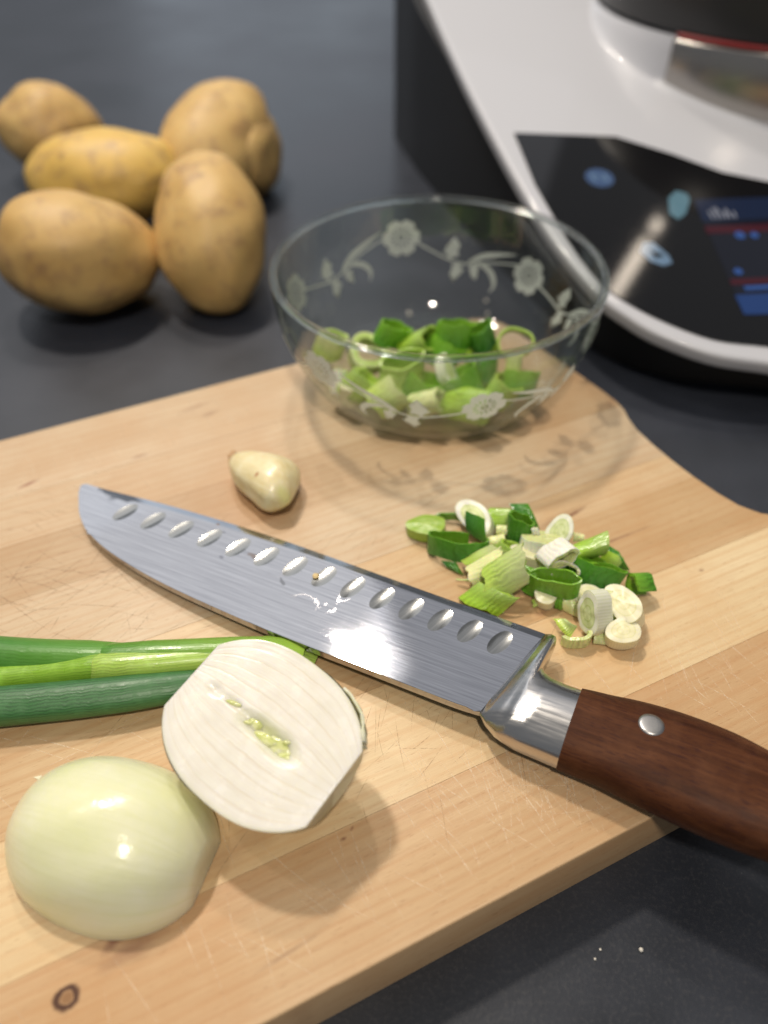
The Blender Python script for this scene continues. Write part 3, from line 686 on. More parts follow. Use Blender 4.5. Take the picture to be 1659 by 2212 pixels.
# ------------------------------------------------------------------ glass bowl
BC = Vector((0.026, 0.350, 0.0))
PROF = [(.0, .053), (.002, .0585), (.006, .0630), (.012, .0672), (.018, .0702), (.024, .0733), (.030, .0755), (.036, .0775), (.042, .0788), (.048, .0795), (.054, .0800), (.060, .0803)]
def rz(z): return interp(smoothprof, z)
smoothprof = smoothpts(PROF, 3)
prof = [(0, .0006), (.030, .0003), (.046, .0), (.0515, .0002)] + [(r, z + .0005) for z, r in smoothprof if r > .0532]
prof[-1] = (.0801, .0602)
inner = []
TH = .0027
op = prof[4:]
for i, (r, z) in enumerate(op):
    a = Vector(op[max(0, i - 1)]); b = Vector(op[min(len(op) - 1, i + 1)]); d = (b - a).normalized(); nrm = Vector((-d.y, d.x))
    q = Vector((r, z)) + nrm * TH; inner.append((q.x, q.y))
inner = [q for q in inner if q[1] > .0036]
rim = [(.0803, .0612), (.0799, .0621), (.0790, .0625), (.0781, .0621), (.0777, .0612)]
full = prof + [(.0801, .0604), (.0777, .0604)] + inner[::-1] + [(.048, .0040), (.020, .0040), (0, .0040)]
NS = 128; vs, fs = [], []
idx = []
for r, z in full:
    if r < 1e-6: idx.append([len(vs)]); vs.append((0, 0, z))
    else: idx.append(list(range(len(vs), len(vs) + NS))); vs += [(r * math.cos(2 * math.pi * i / NS), r * math.sin(2 * math.pi * i / NS), z) for i in range(NS)]
for a, b in zip(idx, idx[1:]):
    for i in range(NS):
        j = (i + 1) % NS
        if len(a) == 1: fs.append((a[0], b[j], b[i]))
        elif len(b) == 1: fs.append((a[i], a[j], b[0]))
        else: fs.append((a[i], a[j], b[j], b[i]))
bowl_me = mesh('glass', vs, fs); recalc(bowl_me)
def mat_glass():
    t = NT('clear_glass'); t.t.nodes.remove(t.b)
    # clear sheet glass: Fresnel reflection over tinted transparency, greener where seen edge-on
    lw = t.n('ShaderNodeLayerWeight'); lw.inputs[0].default_value = 0.5; fr = t.math('ADD', t.math('MULTIPLY', t.math('POWER', lw.outputs['Facing'], 5.0), .9), .04)
    tint = t.ramp(lw.outputs['Facing'], [(0.0, (0.985, 0.992, 0.985)), (0.75, (0.96, 0.985, 0.965)), (0.93, (0.82, 0.89, 0.84)), (1.0, (0.60, 0.70, 0.63))])
    tr = t.n('ShaderNodeBsdfTransparent'); t.l(tint, tr.inputs[0]); gl = t.n('ShaderNodeBsdfGlossy'); gl.inputs['Roughness'].default_value = 0.03
    mx = t.n('ShaderNodeMixShader'); t.l(fr, mx.inputs[0]); t.l(tr.outputs[0], mx.inputs[1]); t.l(gl.outputs[0], mx.inputs[2])
    gs = t.n('ShaderNodeBsdfGlass'); gs.inputs['Color'].default_value = (.93, .97, .94, 1); gs.inputs['Roughness'].default_value = 0.0; gs.inputs['IOR'].default_value = 1.45
    m2 = t.n('ShaderNodeMixShader'); m2.inputs[0].default_value = .07; t.l(mx.outputs[0], m2.inputs[1]); t.l(gs.outputs[0], m2.inputs[2]); t.l(m2.outputs[0], t.out.inputs[0])
    return t.m
M_glass = mat_glass()
bowl = empty('glass_bowl', BC)
tag(bowl, 'clear glass bowl with frosted flower pattern holding chopped greens at the board back', 'bowl')
obj('glass', bowl_me, M_glass, bowl)
M_rim = (lambda t: (t.set(Base_Color=(.80, .90, .84), Roughness=.06, Transmission_Weight=1.0, IOR=1.5), (lambda a, b: (t.l(b.outputs[0], a.inputs[1]), t.l(t.b.outputs[0], a.inputs[2]), t.l(a.outputs[0], t.out.inputs[0]), setattr(a.inputs[0], 'default_value', .45)))(t.n('ShaderNodeMixShader'), t.n('ShaderNodeBsdfTransparent')), t.m)[-1])(NT('thick_rim_glass'))
vs, fs = [], []
for i in range(NS):
    a = 2 * math.pi * i / NS
    for j in range(12):
        b_ = 2 * math.pi * j / 12; r = .0789 + .0019 * math.cos(b_); vs.append((r * math.cos(a), r * math.sin(a), .0612 + .0017 * math.sin(b_)))
for i in range(NS):
    for j in range(12): k = (i + 1) % NS; l = (j + 1) % 12; fs.append((i * 12 + j, k * 12 + j, k * 12 + l, i * 12 + l))
obj('rim', recalc(mesh('rim', vs, fs)), M_rim, bowl)
def mat_frost():
    t = NT('frosted_etching'); tr = t.n('ShaderNodeBsdfTransparent'); tl = t.n('ShaderNodeBsdfTranslucent'); tl.inputs[0].default_value = (.75, .80, .75, 1)
    t.set(Base_Color=(0.92, 0.95, 0.92), Roughness=0.5)
    a = t.n('ShaderNodeMixShader'); a.inputs[0].default_value = .35; t.l(t.b.outputs[0], a.inputs[1]); t.l(tl.outputs[0], a.inputs[2])
    b = t.n('ShaderNodeMixShader'); b.inputs[0].default_value = .95; t.l(tr.outputs[0], b.inputs[1]); t.l(a.outputs[0], b.inputs[2]); t.l(b.outputs[0], t.out.inputs[0])
    return t.m
M_frost = mat_frost()
def wrap(polys, th0, z0, name):
    "polygons in mm, x along the rim direction (positive = growing angle), y up the wall"
    bm = bmesh.new()
    for poly in polys:
        bm.faces.new([bm.verts.new((x, y, 0)) for x, y in poly])
    bmesh.ops.triangulate(bm, faces=bm.faces)
    for _ in range(2):
        es = [e for e in bm.edges if e.calc_length() > 2.4]
        if es: bmesh.ops.subdivide_edges(bm, edges=es, cuts=1); bmesh.ops.triangulate(bm, faces=bm.faces)
    for v in bm.verts:
        z = max(.004, min(.058, z0 * .001 + v.co.y * .001 * .93)); a = R(th0) + v.co.x * .001 / .076; r = rz(z) + .00012
        v.co = (r * math.cos(a), r * math.sin(a), z + .0005)
    me = bm_mesh(name, bm); me.shade_smooth(); return me
def leafpoly(pts, x, y, a, s):
    c_, s_ = math.cos(R(a)), math.sin(R(a)); return [(x + s * (px * c_ - py * s_), y + s * (px * s_ + py * c_)) for px, py in pts]
def ribbon(pts, w0, w1):
    ps = smoothpts(pts, 5); L, Rr = [], []
    for i, p in enumerate(ps):
        a = Vector(ps[max(0, i - 1)]); b = Vector(ps[min(len(ps) - 1, i + 1)]); d = (b - a).normalized(); wd = w0 + (w1 - w0) * i / (len(ps) - 1)
        L.append((p[0] - d.y * wd, p[1] + d.x * wd)); Rr.append((p[0] + d.y * wd, p[1] - d.x * wd))
    return [[L[i], L[i + 1], Rr[i + 1], Rr[i]] for i in range(len(L) - 1)]
def crescent(pts, w):
    ps = smoothpts(pts, 5); out = []
    L, Rr = [], []
    for i, p in enumerate(ps):
        a = Vector(ps[max(0, i - 1)]); b = Vector(ps[min(len(ps) - 1, i + 1)]); d = (b - a).normalized(); t = i / (len(ps) - 1); wd = w * (math.sin(math.pi * t ** .8) * .95 + .06)
        L.append((p[0] - d.y * wd, p[1] + d.x * wd)); Rr.append((p[0] + d.y * wd, p[1] - d.x * wd))
    return [[L[i], L[i + 1], Rr[i + 1], Rr[i]] for i in range(len(L) - 1)]
TRI = [(0, 0), (1.2, 1.6), (3.4, 2.4), (2.2, 3.0), (2.6, 4.0), (1.0, 4.4), (.4, 8.4), (-.9, 5.2), (-2.4, 6.2), (-2.0, 4.0), (-3.0, 2.2), (-1.0, 1.4)]
def flower_polys(s):
    ps = []; n = 6
    for k in range(n):
        a0 = 2 * math.pi * k / n; out = []
        for j in range(9):
            t = j / 8; a = a0 + (t - .5) * 2 * math.pi / n * .985; rr = s * (6.6 + 2.0 * math.sin(math.pi * t) ** .6 - (.7 if j == 4 else 0)); out.append((rr * math.cos(a), rr * math.sin(a)))
        inn = [(s * 4.5 * math.cos(a0 + (t / 4 - .5) * 2 * math.pi / n), s * 4.5 * math.sin(a0 + (t / 4 - .5) * 2 * math.pi / n)) for t in range(4, -1, -1)]
        ps.append(out + inn)
    m = 13
    for k in range(m):      # spokes between the stamen gaps
        a = 2 * math.pi * k / m; da = .15; ps.append([(s * 4.5 * math.cos(a - da), s * 4.5 * math.sin(a - da)), (s * 4.5 * math.cos(a + da), s * 4.5 * math.sin(a + da)), (s * 2.6 * math.cos(a + da), s * 2.6 * math.sin(a + da)), (s * 2.6 * math.cos(a - da), s * 2.6 * math.sin(a - da))])
    for k in range(12):
        a, b = 2 * math.pi * k / 12, 2 * math.pi * (k + 1) / 12
        ps.append([(s * 2.6 * math.cos(a), s * 2.6 * math.sin(a)), (s * 2.6 * math.cos(b), s * 2.6 * math.sin(b)), (s * 1.5 * math.cos(b), s * 1.5 * math.sin(b)), (s * 1.5 * math.cos(a), s * 1.5 * math.sin(a))])
    ps.append([(s * .8 * math.cos(k), s * .8 * math.sin(k)) for k in (0, 1.05, 2.1, 3.14, 4.2, 5.25)])
    return ps
FL = [(102, 39, 1.28), (43.5, 28.5, 1.22), (-16, 36, 1.2), (-76.5, 33, 1.22), (-134, 40, 1.2), (161, 33, 1.2)]
for i, (t0, z0, s) in enumerate(FL):
    obj('etched_flower', wrap(flower_polys(s), t0, z0, 'etched_flower'), M_frost, bowl)
    t1, z1, _ = FL[(i + 1) % 6]; dth = (t1 - t0 + 540) % 360 - 180; W = dth * math.pi / 180 * 76   # negative: runs clockwise
    sg = -1; dz = z1 - z0
    X = lambda f: W * f
    stem = ribbon([(X(.10), -2.5), (X(.22), -6 + dz * .2), (X(.40), -9.5 + dz * .4), (X(.55), -7.5 + dz * .6), (X(.70), -3 + dz * .75), (X(.90), 2 + dz * .95)], .62, .45)
    obj('etched_stem', wrap(stem, t0, z0, 'etched_stem'), M_frost, bowl)
    obj('etched_leaf', wrap([leafpoly(TRI, X(.36), -9 + dz * .36, 12, 1.55)], t0, z0, 'etched_leaf'), M_frost, bowl)
    obj('etched_leaf', wrap([leafpoly(TRI, X(.44), -9 + dz * .44, 198, 1.35)], t0, z0, 'etched_leaf'), M_frost, bowl)
    obj('etched_leaf', wrap([leafpoly(TRI, X(.54), -7.5 + dz * .54, 160, 1.1)], t0, z0, 'etched_leaf'), M_frost, bowl)
    obj('etched_tendril', wrap(crescent([(X(.50), -8 + dz * .5), (X(.60), -2.5 + dz * .6), (X(.72), 1.5 + dz * .7), (X(.86), 0.0 + dz * .86 + 6)], 1.6), t0, z0, 'etched_tendril'), M_frost, bowl)
    obj('etched_tendril', wrap(crescent([(X(.56), -6 + dz * .56), (X(.68), -8.5 + dz * .68), (X(.74), -14 + dz * .74), (X(.72), -19 + dz * .74)], 1.6), t0, z0, 'etched_tendril'), M_frost, bowl)

# chopped pieces inside the bowl
GB = 'chopped spring onion inside the glass bowl'
BW = [ # D px, D py, z mm, axis, u, ru, rv, L, th (mm), col, arc, solid, label
 (795,765,19,(.3,.1,.95),(1,-.1,0),9.5,7,9,2.6,'light',(0,360),0,'fat light green tube with a narrow slit, upper left in the glass bowl'),
 (980,722,30,(.3,.8,.5),(1,.1,0),8.5,5.5,11,.8,'mid',(0,360),0,'green leaf tube on the very top of the greens in the bowl'),
 (1040,730,29,(-.2,.7,.6),(.9,.3,0),6.5,5,10,.8,'dark',(0,360),0,'dark green leaf tube topmost at the right in the bowl'),
 (728,828,13,(.2,.9,.3),(1,0,0),3.6,3.2,11,0,'white',(0,360),1,'white stem stub pressed against the left wall of the bowl'),
 (962,800,22,(.8,.2,.5),(.1,1,0),8,4,4,0,'slice',(0,360),1,'narrow white slice on edge in the middle of the bowl'),
 (870,800,21,(.1,.6,.8),(1,.2,0),10,6,12,.9,'lime',(0,360),0,'broad lime green leaf tube in the middle left of the bowl'),
 (905,845,14,(.6,.5,.5),(.7,-.6,0),9,6,13,.9,'mid',(0,360),0,'green leaf tube deep in the middle of the bowl'),
 (1000,835,17,(-.3,.8,.5),(1,.2,0),9,6,13,.9,'mid',(0,360),0,'green leaf tube right of the narrow white slice in the bowl'),
 (1050,800,22,(.1,.9,.3),(1,0,0),5,4,12,.8,'dark',(0,360),0,'upright dark green tube at the right of the bowl'),
 (1010,905,6,(.8,-.3,.4),(.3,.9,0),7.5,5,20,2,'lime',(0,360),0,'bright lime tube lying at the front bottom of the bowl'),
 (1108,800,17,(.15,.9,.3),(1,0,0),3.4,3,14,0,'light',(0,360),1,'slim yellow green stub standing at the right of the bowl'),
 (1112,742,24,(.0,.2,1),(.8,.5,0),8,6.5,3,.8,'lime',(0,360),0,'thin lime ring standing at the right back of the bowl'),
 (845,722,27,(.5,.6,.5),(.8,-.3,0),8,5,10,.8,'mid',(0,360),0,'green tube at the top left back in the bowl'),
 (905,742,26,(.8,.1,.6),(.2,.9,0),6,5,14,1.2,'lime',(0,360),0,'lime tube on top beside the slit tube in the bowl'),
 (715,745,17,(.4,.6,.6),(.7,-.6,0),8,6,10,1.2,'light',(0,360),0,'light green tube by the left wall of the bowl'),
 (775,850,9,(.7,.5,.4),(.6,-.7,0),7.5,6,12,2,'lime',(0,360),0,'yellow green tube low at the left of the bowl'),
 (735,870,8,(.1,.6,.7),(1,0,0),6,5,9,0,'cream',(0,360),1,'cream stub low at the left wall of the bowl'),
 (840,895,6,(.8,.4,.3),(.4,-.8,0),8,5,14,1.5,'light',(0,360),0,'light green striped tube low at the front left of the bowl'),
 (920,900,6,(.9,.1,.3),(.1,.9,0),6,5,13,1.5,'pale',(0,360),0,'pale tube low at the front middle of the bowl'),
 (1075,870,8,(.6,.5,.5),(.7,-.6,0),8,5.5,13,1,'lime',(0,360),0,'lime tube low at the front right of the bowl'),
 (1040,760,20,(.9,.2,.3),(.1,.9,0),6,5,13,1,'lime',(0,360),0,'lime tube under the dark topmost leaf in the bowl'),
 (955,762,22,(.6,.6,.4),(.7,-.6,0),9,6,12,.9,'mid',(0,360),0,'green tube under the topmost leaf tube in the bowl'),
 (1120,840,12,(.3,.9,.3),(1,-.2,0),8,6,12,.9,'mid',(0,360),0,'green tube against the right wall of the bowl'),
 (860,850,10,(.3,.8,.5),(1,-.2,0),9,6,12,.9,'lime',(0,360),0,'lime tube buried in the middle of the bowl'),
]
for i, (px, py, z, ax, u, ru, rv, L, th, col, arc, so, lab) in enumerate(BW):
    P = at(px, py, z * .001); k = 1e-3
    o = place_tube('spring_onion_piece', P, sdir(ax), sdir(u), ru * k * 1.05, rv * k * 1.35, L * k * 1.12, th * k * 1.3, col, lab, GB, arc=arc, solid=bool(so), shear=.2 if not so else 0, seed=50 + i)
    # keep every piece inside the glass
    for _ in range(60):
        mw = o.matrix_world; bad = Vector((0, 0, 0)); nb = 0
        for v in o.data.vertices:
            p = mw @ v.co - BC; r = math.hypot(p.x, p.y); lim = rz(max(0, min(.06, p.z - .0005))) - TH - .0006
            if p.z < .0048: bad.z += .0048 - p.z; nb += 1
            if r > lim: d = Vector((p.x, p.y, 0)).normalized(); bad += -d * (r - lim) + Vector((0, 0, (r - lim) * .25)); nb += 1
        if not nb: break
        o.matrix_world = Matrix.Translation(bad / nb * 1.3) @ mw

# ------------------------------------------------------------------ garlic clove
def mat_garlic():
    t = NT('garlic_skin'); v = t.coord('Object'); sx = t.n('ShaderNodeSeparateXYZ'); t.l(v, sx.inputs[0])
    st = t.noise(t.coord('Object', (50, 600, 600)), 1.0, 3, .5); n = t.noise(v, 120, 4, .6)
    c = t.ramp(n, [(0.3, (0.70, 0.58, 0.30)), (0.55, (0.78, 0.69, 0.42)), (0.75, (0.84, 0.78, 0.55))])
    c = t.mix(t.math('MULTIPLY', t.ramp(st, [(0.45, 0.0), (0.7, 1.0)]), .35), c, (0.86, 0.80, 0.60))
    root = t.ramp(t.math('ADD', t.math('MULTIPLY', sx.outputs[0], 28.0), t.math('MULTIPLY', n, .25)), [(0.0, 0.0), (-.0 + .0, 0.0)]) if False else None
    d = t.spot(v, -.0190, 0.001, .0030, .010, 8, wob=t.math('MULTIPLY', t.math('SUBTRACT', n, .5), 1.4)); c = t.mix(t.ramp(d, [(.6, .7), (1.0, 0.0)]), c, (0.46, 0.26, 0.12))
    d = t.spot(v, .0045, -.0055, .0011, .0014, 0, wob=t.math('MULTIPLY', t.math('SUBTRACT', n, .5), 1.0)); c = t.mix(t.ramp(d, [(.5, .75), (1.1, 0.0)]), c, (0.42, 0.16, 0.06))
    d = t.spot(v, .0190, -.005, .004, .004, 0); c = t.mix(t.ramp(d, [(.4, .6), (1.1, 0.0)]), c, (0.62, 0.62, 0.22))
    t.set(Base_Color=c, Roughness=.27, Subsurface_Weight=.35, Subsurface_Radius=(1, .8, .4), Subsurface_Scale=.003, Specular_IOR_Level=.5)
    t.bump(t.math('ADD', st, n), .25, .0005); return t.m
gp = at(562, 1032, .009); ga = math.atan2(at(640, 1085, .008).y - at(485, 1000, .008).y, at(640, 1085, .008).x - at(485, 1000, .008).x)
garlic = empty('garlic_clove', (gp.x, gp.y, 0), (0, 0, ga)); tag(garlic, 'single peeled garlic clove with brown root end, between the knife and the bowl', 'garlic')
GPROF = smoothpts([(0, .0030), (.08, .0058), (.22, .0094), (.40, .0120), (.58, .0132), (.72, .0130), (.83, .0110), (.91, .0074), (.97, .0036), (1.0, .0012)], 4)
secs = []
for i in range(40):
    t = i / 39; x = -.0185 + .0395 * t
    w_ = interp(GPROF, t) * 1.0
    hz = w_ * .72; cyy = .0022 * math.sin(t * 3.1) + (-.0048 * (max(0, t - .55) / .45) ** 1.5) + .0018 * max(0, .3 - t) / .3
    sec = []
    for j in range(36):
        a = 2 * math.pi * j / 36; ridge = 1 + .050 * math.cos(3 * a + .9) + .028 * math.cos(5 * a) + .012 * math.cos(9 * a + 1); sec.append((x, cyy + w_ * ridge * math.cos(a), .0105 + hz * ridge * math.sin(a) * (1 if math.sin(a) > 0 else 1.0)))
    secs.append(sec)
gm = loft(secs, name='flesh'); lo = min(v.co.z for v in gm.vertices)
for v in gm.vertices: v.co.z -= lo - .0002
obj('flesh', gm, mat_garlic(), garlic)
# torn papery root end
M_husk = simple('brown_husk', (0.50, 0.31, 0.16), .6)
vs, fs = [], []; rr = random.Random(3)
for i in range(17):
    a = 2 * math.pi * i / 16; rad = .0026; vs += [(-.0176, .0022 + rad * 1.15 * math.cos(a), .0100 + rad * math.sin(a)), (-.0196 - rr.uniform(0, .0012), .0030 + rad * 1.0 * math.cos(a), .0100 + rad * .9 * math.sin(a)), (-.0190, .0024 + rad * .75 * math.cos(a), .0100 + rad * .7 * math.sin(a))]
for i in range(16):
    for k in (0, 1): a = i * 3 + k; fs.append((a, a + 3, a + 4, a + 1))
fs.append([i * 3 + 2 for i in range(16)])
obj('root_end', mesh('root_end', vs, fs, False), M_husk, garlic)

# ------------------------------------------------------------------ halved onion
def onr(x, Rm=.0275, Lh=.0355): return Rm * max(0.0, 1 - abs(x / Lh) ** 2.35) ** .5
X0, X1 = -.0318, .0312
def mat_onion_skin():
    t = NT('onion_outer_layer'); v = t.coord('Object'); uv = t.n('ShaderNodeUVMap'); sx = t.n('ShaderNodeSeparateXYZ'); t.l(uv.outputs[0], sx.inputs[0])
    n = t.noise(v, 45, 4, .55); cu = t.n('ShaderNodeCombineXYZ'); t.l(t.math('MULTIPLY', sx.outputs[0], 42.0), cu.inputs[0]); t.l(t.math('MULTIPLY', sx.outputs[1], 1.6), cu.inputs[1])
    st = t.noise(cu.outputs[0], 1.0, 4, .62, .3)
    c = t.ramp(n, [(0.3, (0.73, 0.75, 0.45)), (0.5, (0.78, 0.785, 0.54)), (0.75, (0.82, 0.82, 0.63))])
    c = t.mix(t.math('MULTIPLY', t.ramp(st, [(.45, 0.0), (.7, 1.0)]), t.ramp(n, [(.40, .08), (.65, .42)])), c, (0.62, 0.64, 0.26))
    c = t.mix(t.ramp(sx.outputs[1], [(0.0, .45), (0.22, 0.0), (0.85, 0.0), (1.0, .4)]), c, (0.78, 0.76, 0.60))
    t.set(Base_Color=c, Roughness=t.ramp(t.noise(v, 160, 3, .6), [(.3, .12), (.7, .27)]), Subsurface_Weight=.45, Subsurface_Radius=(1, 1, .5), Subsurface_Scale=.004, Specular_IOR_Level=.5)
    fb = t.noise(t.coord('Object', (300, 300, 300)), 1.0, 3, .6)
    t.bump(t.math('ADD', t.math('MULTIPLY', st, .9), t.math('MULTIPLY', fb, .8)), .26, .0006); return t.m
M_oskin = mat_onion_skin()
def mat_onion_face():
    t = NT('onion_cut_face'); v = t.coord('Object'); uv = t.n('ShaderNodeUVMap'); sx = t.n('ShaderNodeSeparateXYZ'); t.l(uv.outputs[0], sx.inputs[0])
    n = t.noise(v, 90, 4, .6); cu = t.n('ShaderNodeCombineXYZ'); t.l(t.math('MULTIPLY', sx.outputs[0], 30.0), cu.inputs[0]); t.l(t.math('MULTIPLY', sx.outputs[1], 3.0), cu.inputs[1]); fib = t.noise(cu.outputs[0], 1.0, 4, .6, .4); big = t.noise(v, 60, 3, .5)
    c = t.ramp(n, [(0.3, (0.80, 0.775, 0.69)), (0.6, (0.85, 0.83, 0.76)), (0.8, (0.89, 0.87, 0.82))])
    c = t.mix(t.math('MULTIPLY', t.ramp(fib, [(0.45, 0.0), (0.68, 1.0)]), .5), c, (0.74, 0.68, 0.60))
    lay = t.math('FRACT', t.math('MULTIPLY', t.math('ADD', t.math('ABSOLUTE', sx.outputs[0]), t.math('MULTIPLY', t.math('SUBTRACT', big, .5), .10)), 6.0))
    line = t.ramp(lay, [(0.0, 1.0), (0.035, 0.55), (0.10, 0.12), (0.30, 0.0), (0.97, 0.0), (1.0, 1.0)])
    c = t.mix(t.math('MULTIPLY', line, t.ramp(big, [(.36, .30), (.60, .85)])), c, (0.70, 0.62, 0.47))
    hd = t.spot(v, .004, -.0003, .017, .0060, -4, wob=t.math('MULTIPLY', t.math('SUBTRACT', n, .5), .9)); c = t.mix(t.ramp(hd, [(.15, .75), (.55, .3), (1.0, 0.0)]), c, (.62, .66, .30))
    c = t.mix(t.ramp(t.math('ABSOLUTE', sx.outputs[0]), [(.93, 0.0), (.99, .4), (1.0, .5)]), c, (0.74, 0.74, 0.46))
    t.set(Base_Color=c, Roughness=t.ramp(n, [(.3, .16), (.7, .34)]), Subsurface_Weight=.7, Subsurface_Radius=(1, 1, .7), Subsurface_Scale=.004, Specular_IOR_Level=.5)
    t.bump(t.math('ADD', t.math('MULTIPLY', line, -.25), t.math('ADD', n, t.math('MULTIPLY', fib, .5))), .22, .0005); return t.m
def half_body(name, cut1=0.0, X1=X1, k=1.0):
    "revolved half (z<0), u around, v along"
    vs, fs, uv = [], [], []; NX, NA = 60, 48
    for i in range(NX + 1):
        s = i / NX; x = X0 + (X1 - X0) * (.5 - .5 * math.cos(math.pi * s)) if False else X0 + (X1 - X0) * s
        r = onr(x)
        for j in range(NA + 1):
            a = math.pi + math.pi * j / NA
            f = 1 + .012 * math.sin(3 * a + x * 60) + .008 * math.sin(7 * a + x * 140)
            y, z = r * f * math.cos(a), r * f * math.sin(a)
            xx = x + (cut1 * y if i == NX else 0)
            vs.append((xx * k, y * k, z * k)); uv.append((j / NA, s))
    for i in range(NX):
        for j in range(NA): a = i * (NA + 1) + j; fs.append((a, a + 1, a + NA + 2, a + NA + 1))
    for end in (0, NX):     # flat trimmed ends, slightly sunken
        c = len(vs); x = X0 if end == 0 else X1; r = onr(x)
        vs.append(((x + (.0012 if end == 0 else -.0010)) * k, 0, -r * .4 * k)); uv.append((.5, 0 if end == 0 else 1))
        for j in range(NA): a = end * (NA + 1) + j; fs.append((a, a + 1, c))
        fs.append((end * (NA + 1), c, end * (NA + 1) + NA))
    me = mesh(name, vs, fs, True, uv); recalc(me); me.set_sharp_from_angle(angle=R(42)); return me
# lower-left half, cut side down
oc = empty('onion_half', (-.0818, .0990, .0003), (0, 0, R(-16)))
tag(oc, 'peeled onion half lying cut side down, a glossy dome at the lower left', 'onion')
b = half_body('outer_layer', 0, .0332, .915)
for v in b.vertices: v.co.z = -v.co.z * 1.05; v.co.y = -v.co.y
recalc(b); obj('outer_layer', b, M_oskin, oc)
# wispy roots and torn skin at its left end
M_wisp = simple('dry_root_fibre', (0.72, 0.68, 0.48), .5)
vs, fs = [], []; rr = random.Random(5)
for k in range(7):
    y = rr.uniform(-.010, .010); z = rr.uniform(.002, .012); p = Vector((X0 * .915 + .0012, y * .9, z)); d = Vector((-1, rr.uniform(-.5, .6), rr.uniform(-.6, .3))).normalized(); L = rr.uniform(.0018, .003); wd = .0008
    q = Vector((0, wd, wd)); i0 = len(vs); vs += [p - q, p + q, p + Vector((0, -wd, wd)), p + d * L]; fs += [(i0, i0 + 1, i0 + 3), (i0 + 1, i0 + 2, i0 + 3), (i0 + 2, i0, i0 + 3)]
o = obj('root_wisp', mesh('root_wisp', vs, fs, False), M_wisp, oc); tag(o, kind='stuff')
# upper half, cut face up, leaning towards the viewer
M_oface = mat_onion_face()
ax_ = (at(712, 1722, .028) - at(392, 1462, .036)).normalized()
nrm = Vector((-.07, -.24, .96)).normalized(); ax_ = (ax_ - nrm * ax_.dot(nrm)).normalized(); side_ = nrm.cross(ax_)
ob = empty('onion_half'); ob.matrix_world = Matrix.Translation(at(563, 1576, .0315)) @ (Matrix((ax_, side_, nrm)).transposed() * .91).to_4x4()
tag(ob, 'onion half with white cut face and green core turned up beside the stalks', 'onion')
obj('outer_layer', half_body('outer_layer'), M_oskin, ob)
NX, NY = 120, 96; vs, fs, uv = [], [], []
def layer_step(u, x):
    g = (abs(u) + .05 * noise.noise((x * 60, u * 2, 4))) * 6; k = g - math.floor(g); return (-.00006 * math.exp(-((k if k < .5 else k - 1) / .06) ** 2)) + .00010 * noise.noise((math.floor(g) * 3.1, x * 90, 1 if u > 0 else -1))
def core(x, y):
    "hollow along the axis where the green heart has come away"
    d = 0
    for cx, cy, rx, ry, dp in ((-.0010, .0002, .0070, .0030, .0034), (.0085, -.0006, .0070, .0038, .0034), (-.0125, .0012, .0060, .0013, .0013), (-.0215, .0010, .0032, .0020, .0012), (.0035, -.0018, .010, .0010, .0014)):
        q = ((x - cx) / rx) ** 2 + ((y - cy) / ry) ** 2
        if q < 1.6: d -= dp * math.exp(-q * 1.6)
    return d
for i in range(NX + 1):
    x = X0 + (X1 - X0) * i / NX; r = onr(x)
    for j in range(NY + 1):
        u = -1 + 2 * j / NY; y = u * r
        z = .0006 * math.cos(u * 1.4) * math.cos(x * 40) + (layer_step(u, x) if abs(u) < .97 else 0) + core(x, y)
        if abs(u) > .999 or i in (0, NX): z = 0
        vs.append((x, y, z)); uv.append((u, i / NX))
for i in range(NX):
    for j in range(NY): a = i * (NY + 1) + j; fs.append((a, a + NY + 1, a + NY + 2, a + 1))
face = obj('cut_face', mesh('cut_face', vs, fs, True, uv), M_oface, ob)
M_core = (lambda t: (t.set(Base_Color=t.ramp(t.noise(t.coord('Object'), 220, 3), [(.35, (.56, .62, .20)), (.55, (.72, .74, .40)), (.70, (.84, .84, .66))]), Roughness=.16, Subsurface_Weight=.5, Subsurface_Radius=(1, 1, .4), Subsurface_Scale=.003), t.bump(t.noise(t.coord('Object'), 400, 3), .3, .0005), t.m)[-1])(NT('green_onion_heart'))
def blob(name, cx, cy, cz, rx, ry, rz_, ang, mat, parent, seed):
    bm = bmesh.new(); bmesh.ops.create_icosphere(bm, subdivisions=4, radius=1.0)
    for v in bm.verts:
        k = 1 + .22 * noise.noise(v.co * 1.8 + Vector((seed, 0, 0))); v.co = Vector((v.co.x * rx * k, v.co.y * ry * k, v.co.z * rz_ * k))
    me = bm_mesh(name, bm, True); return obj(name, me, mat, parent, (cx, cy, cz), (0, 0, ang))
for k, (cx, cy, rx, ry, z_) in enumerate([(-.0040, .0008, .0034, .0022, -.0022), (.0030, -.0012, .0050, .0016, -.0022), (.0078, .0000, .0050, .0030, -.0026), (.0128, -.0016, .0040, .0026, -.0026), (-.0130, .0014, .0050, .0010, -.0010), (-.0060, -.0010, .0030, .0009, -.0017), (.0100, .0024, .0024, .0008, -.0016)]):
    blob('green_heart', cx, cy, z_, rx, ry, .0014, .1 * k, M_core, ob, k * 2.3)
# loosened flap at the lower right rim
fl = []
vs, fs, uv = [], [], []
for i in range(13):
    t = i / 12; x = .0135 + .0160 * t; r = onr(min(x, X1)) + .0003 + .0009 * math.sin(math.pi * t)
    for j in range(7):
        a = R(3 - 5 * j); vs.append((x + .0008 * math.sin(j * 2.1 + i), r * math.cos(a), r * math.sin(a) - .0002)); uv.append((j / 6 * .1, t))
for i in range(12):
    for j in range(6): a = i * 7 + j; fs.append((a, a + 1, a + 8, a + 7))
me = mesh('loose_layer', vs, fs, True, uv); fo = obj('loose_layer', me, M_oskin, ob); so = fo.modifiers.new('thickness', 'SOLIDIFY'); so.thickness = .0008

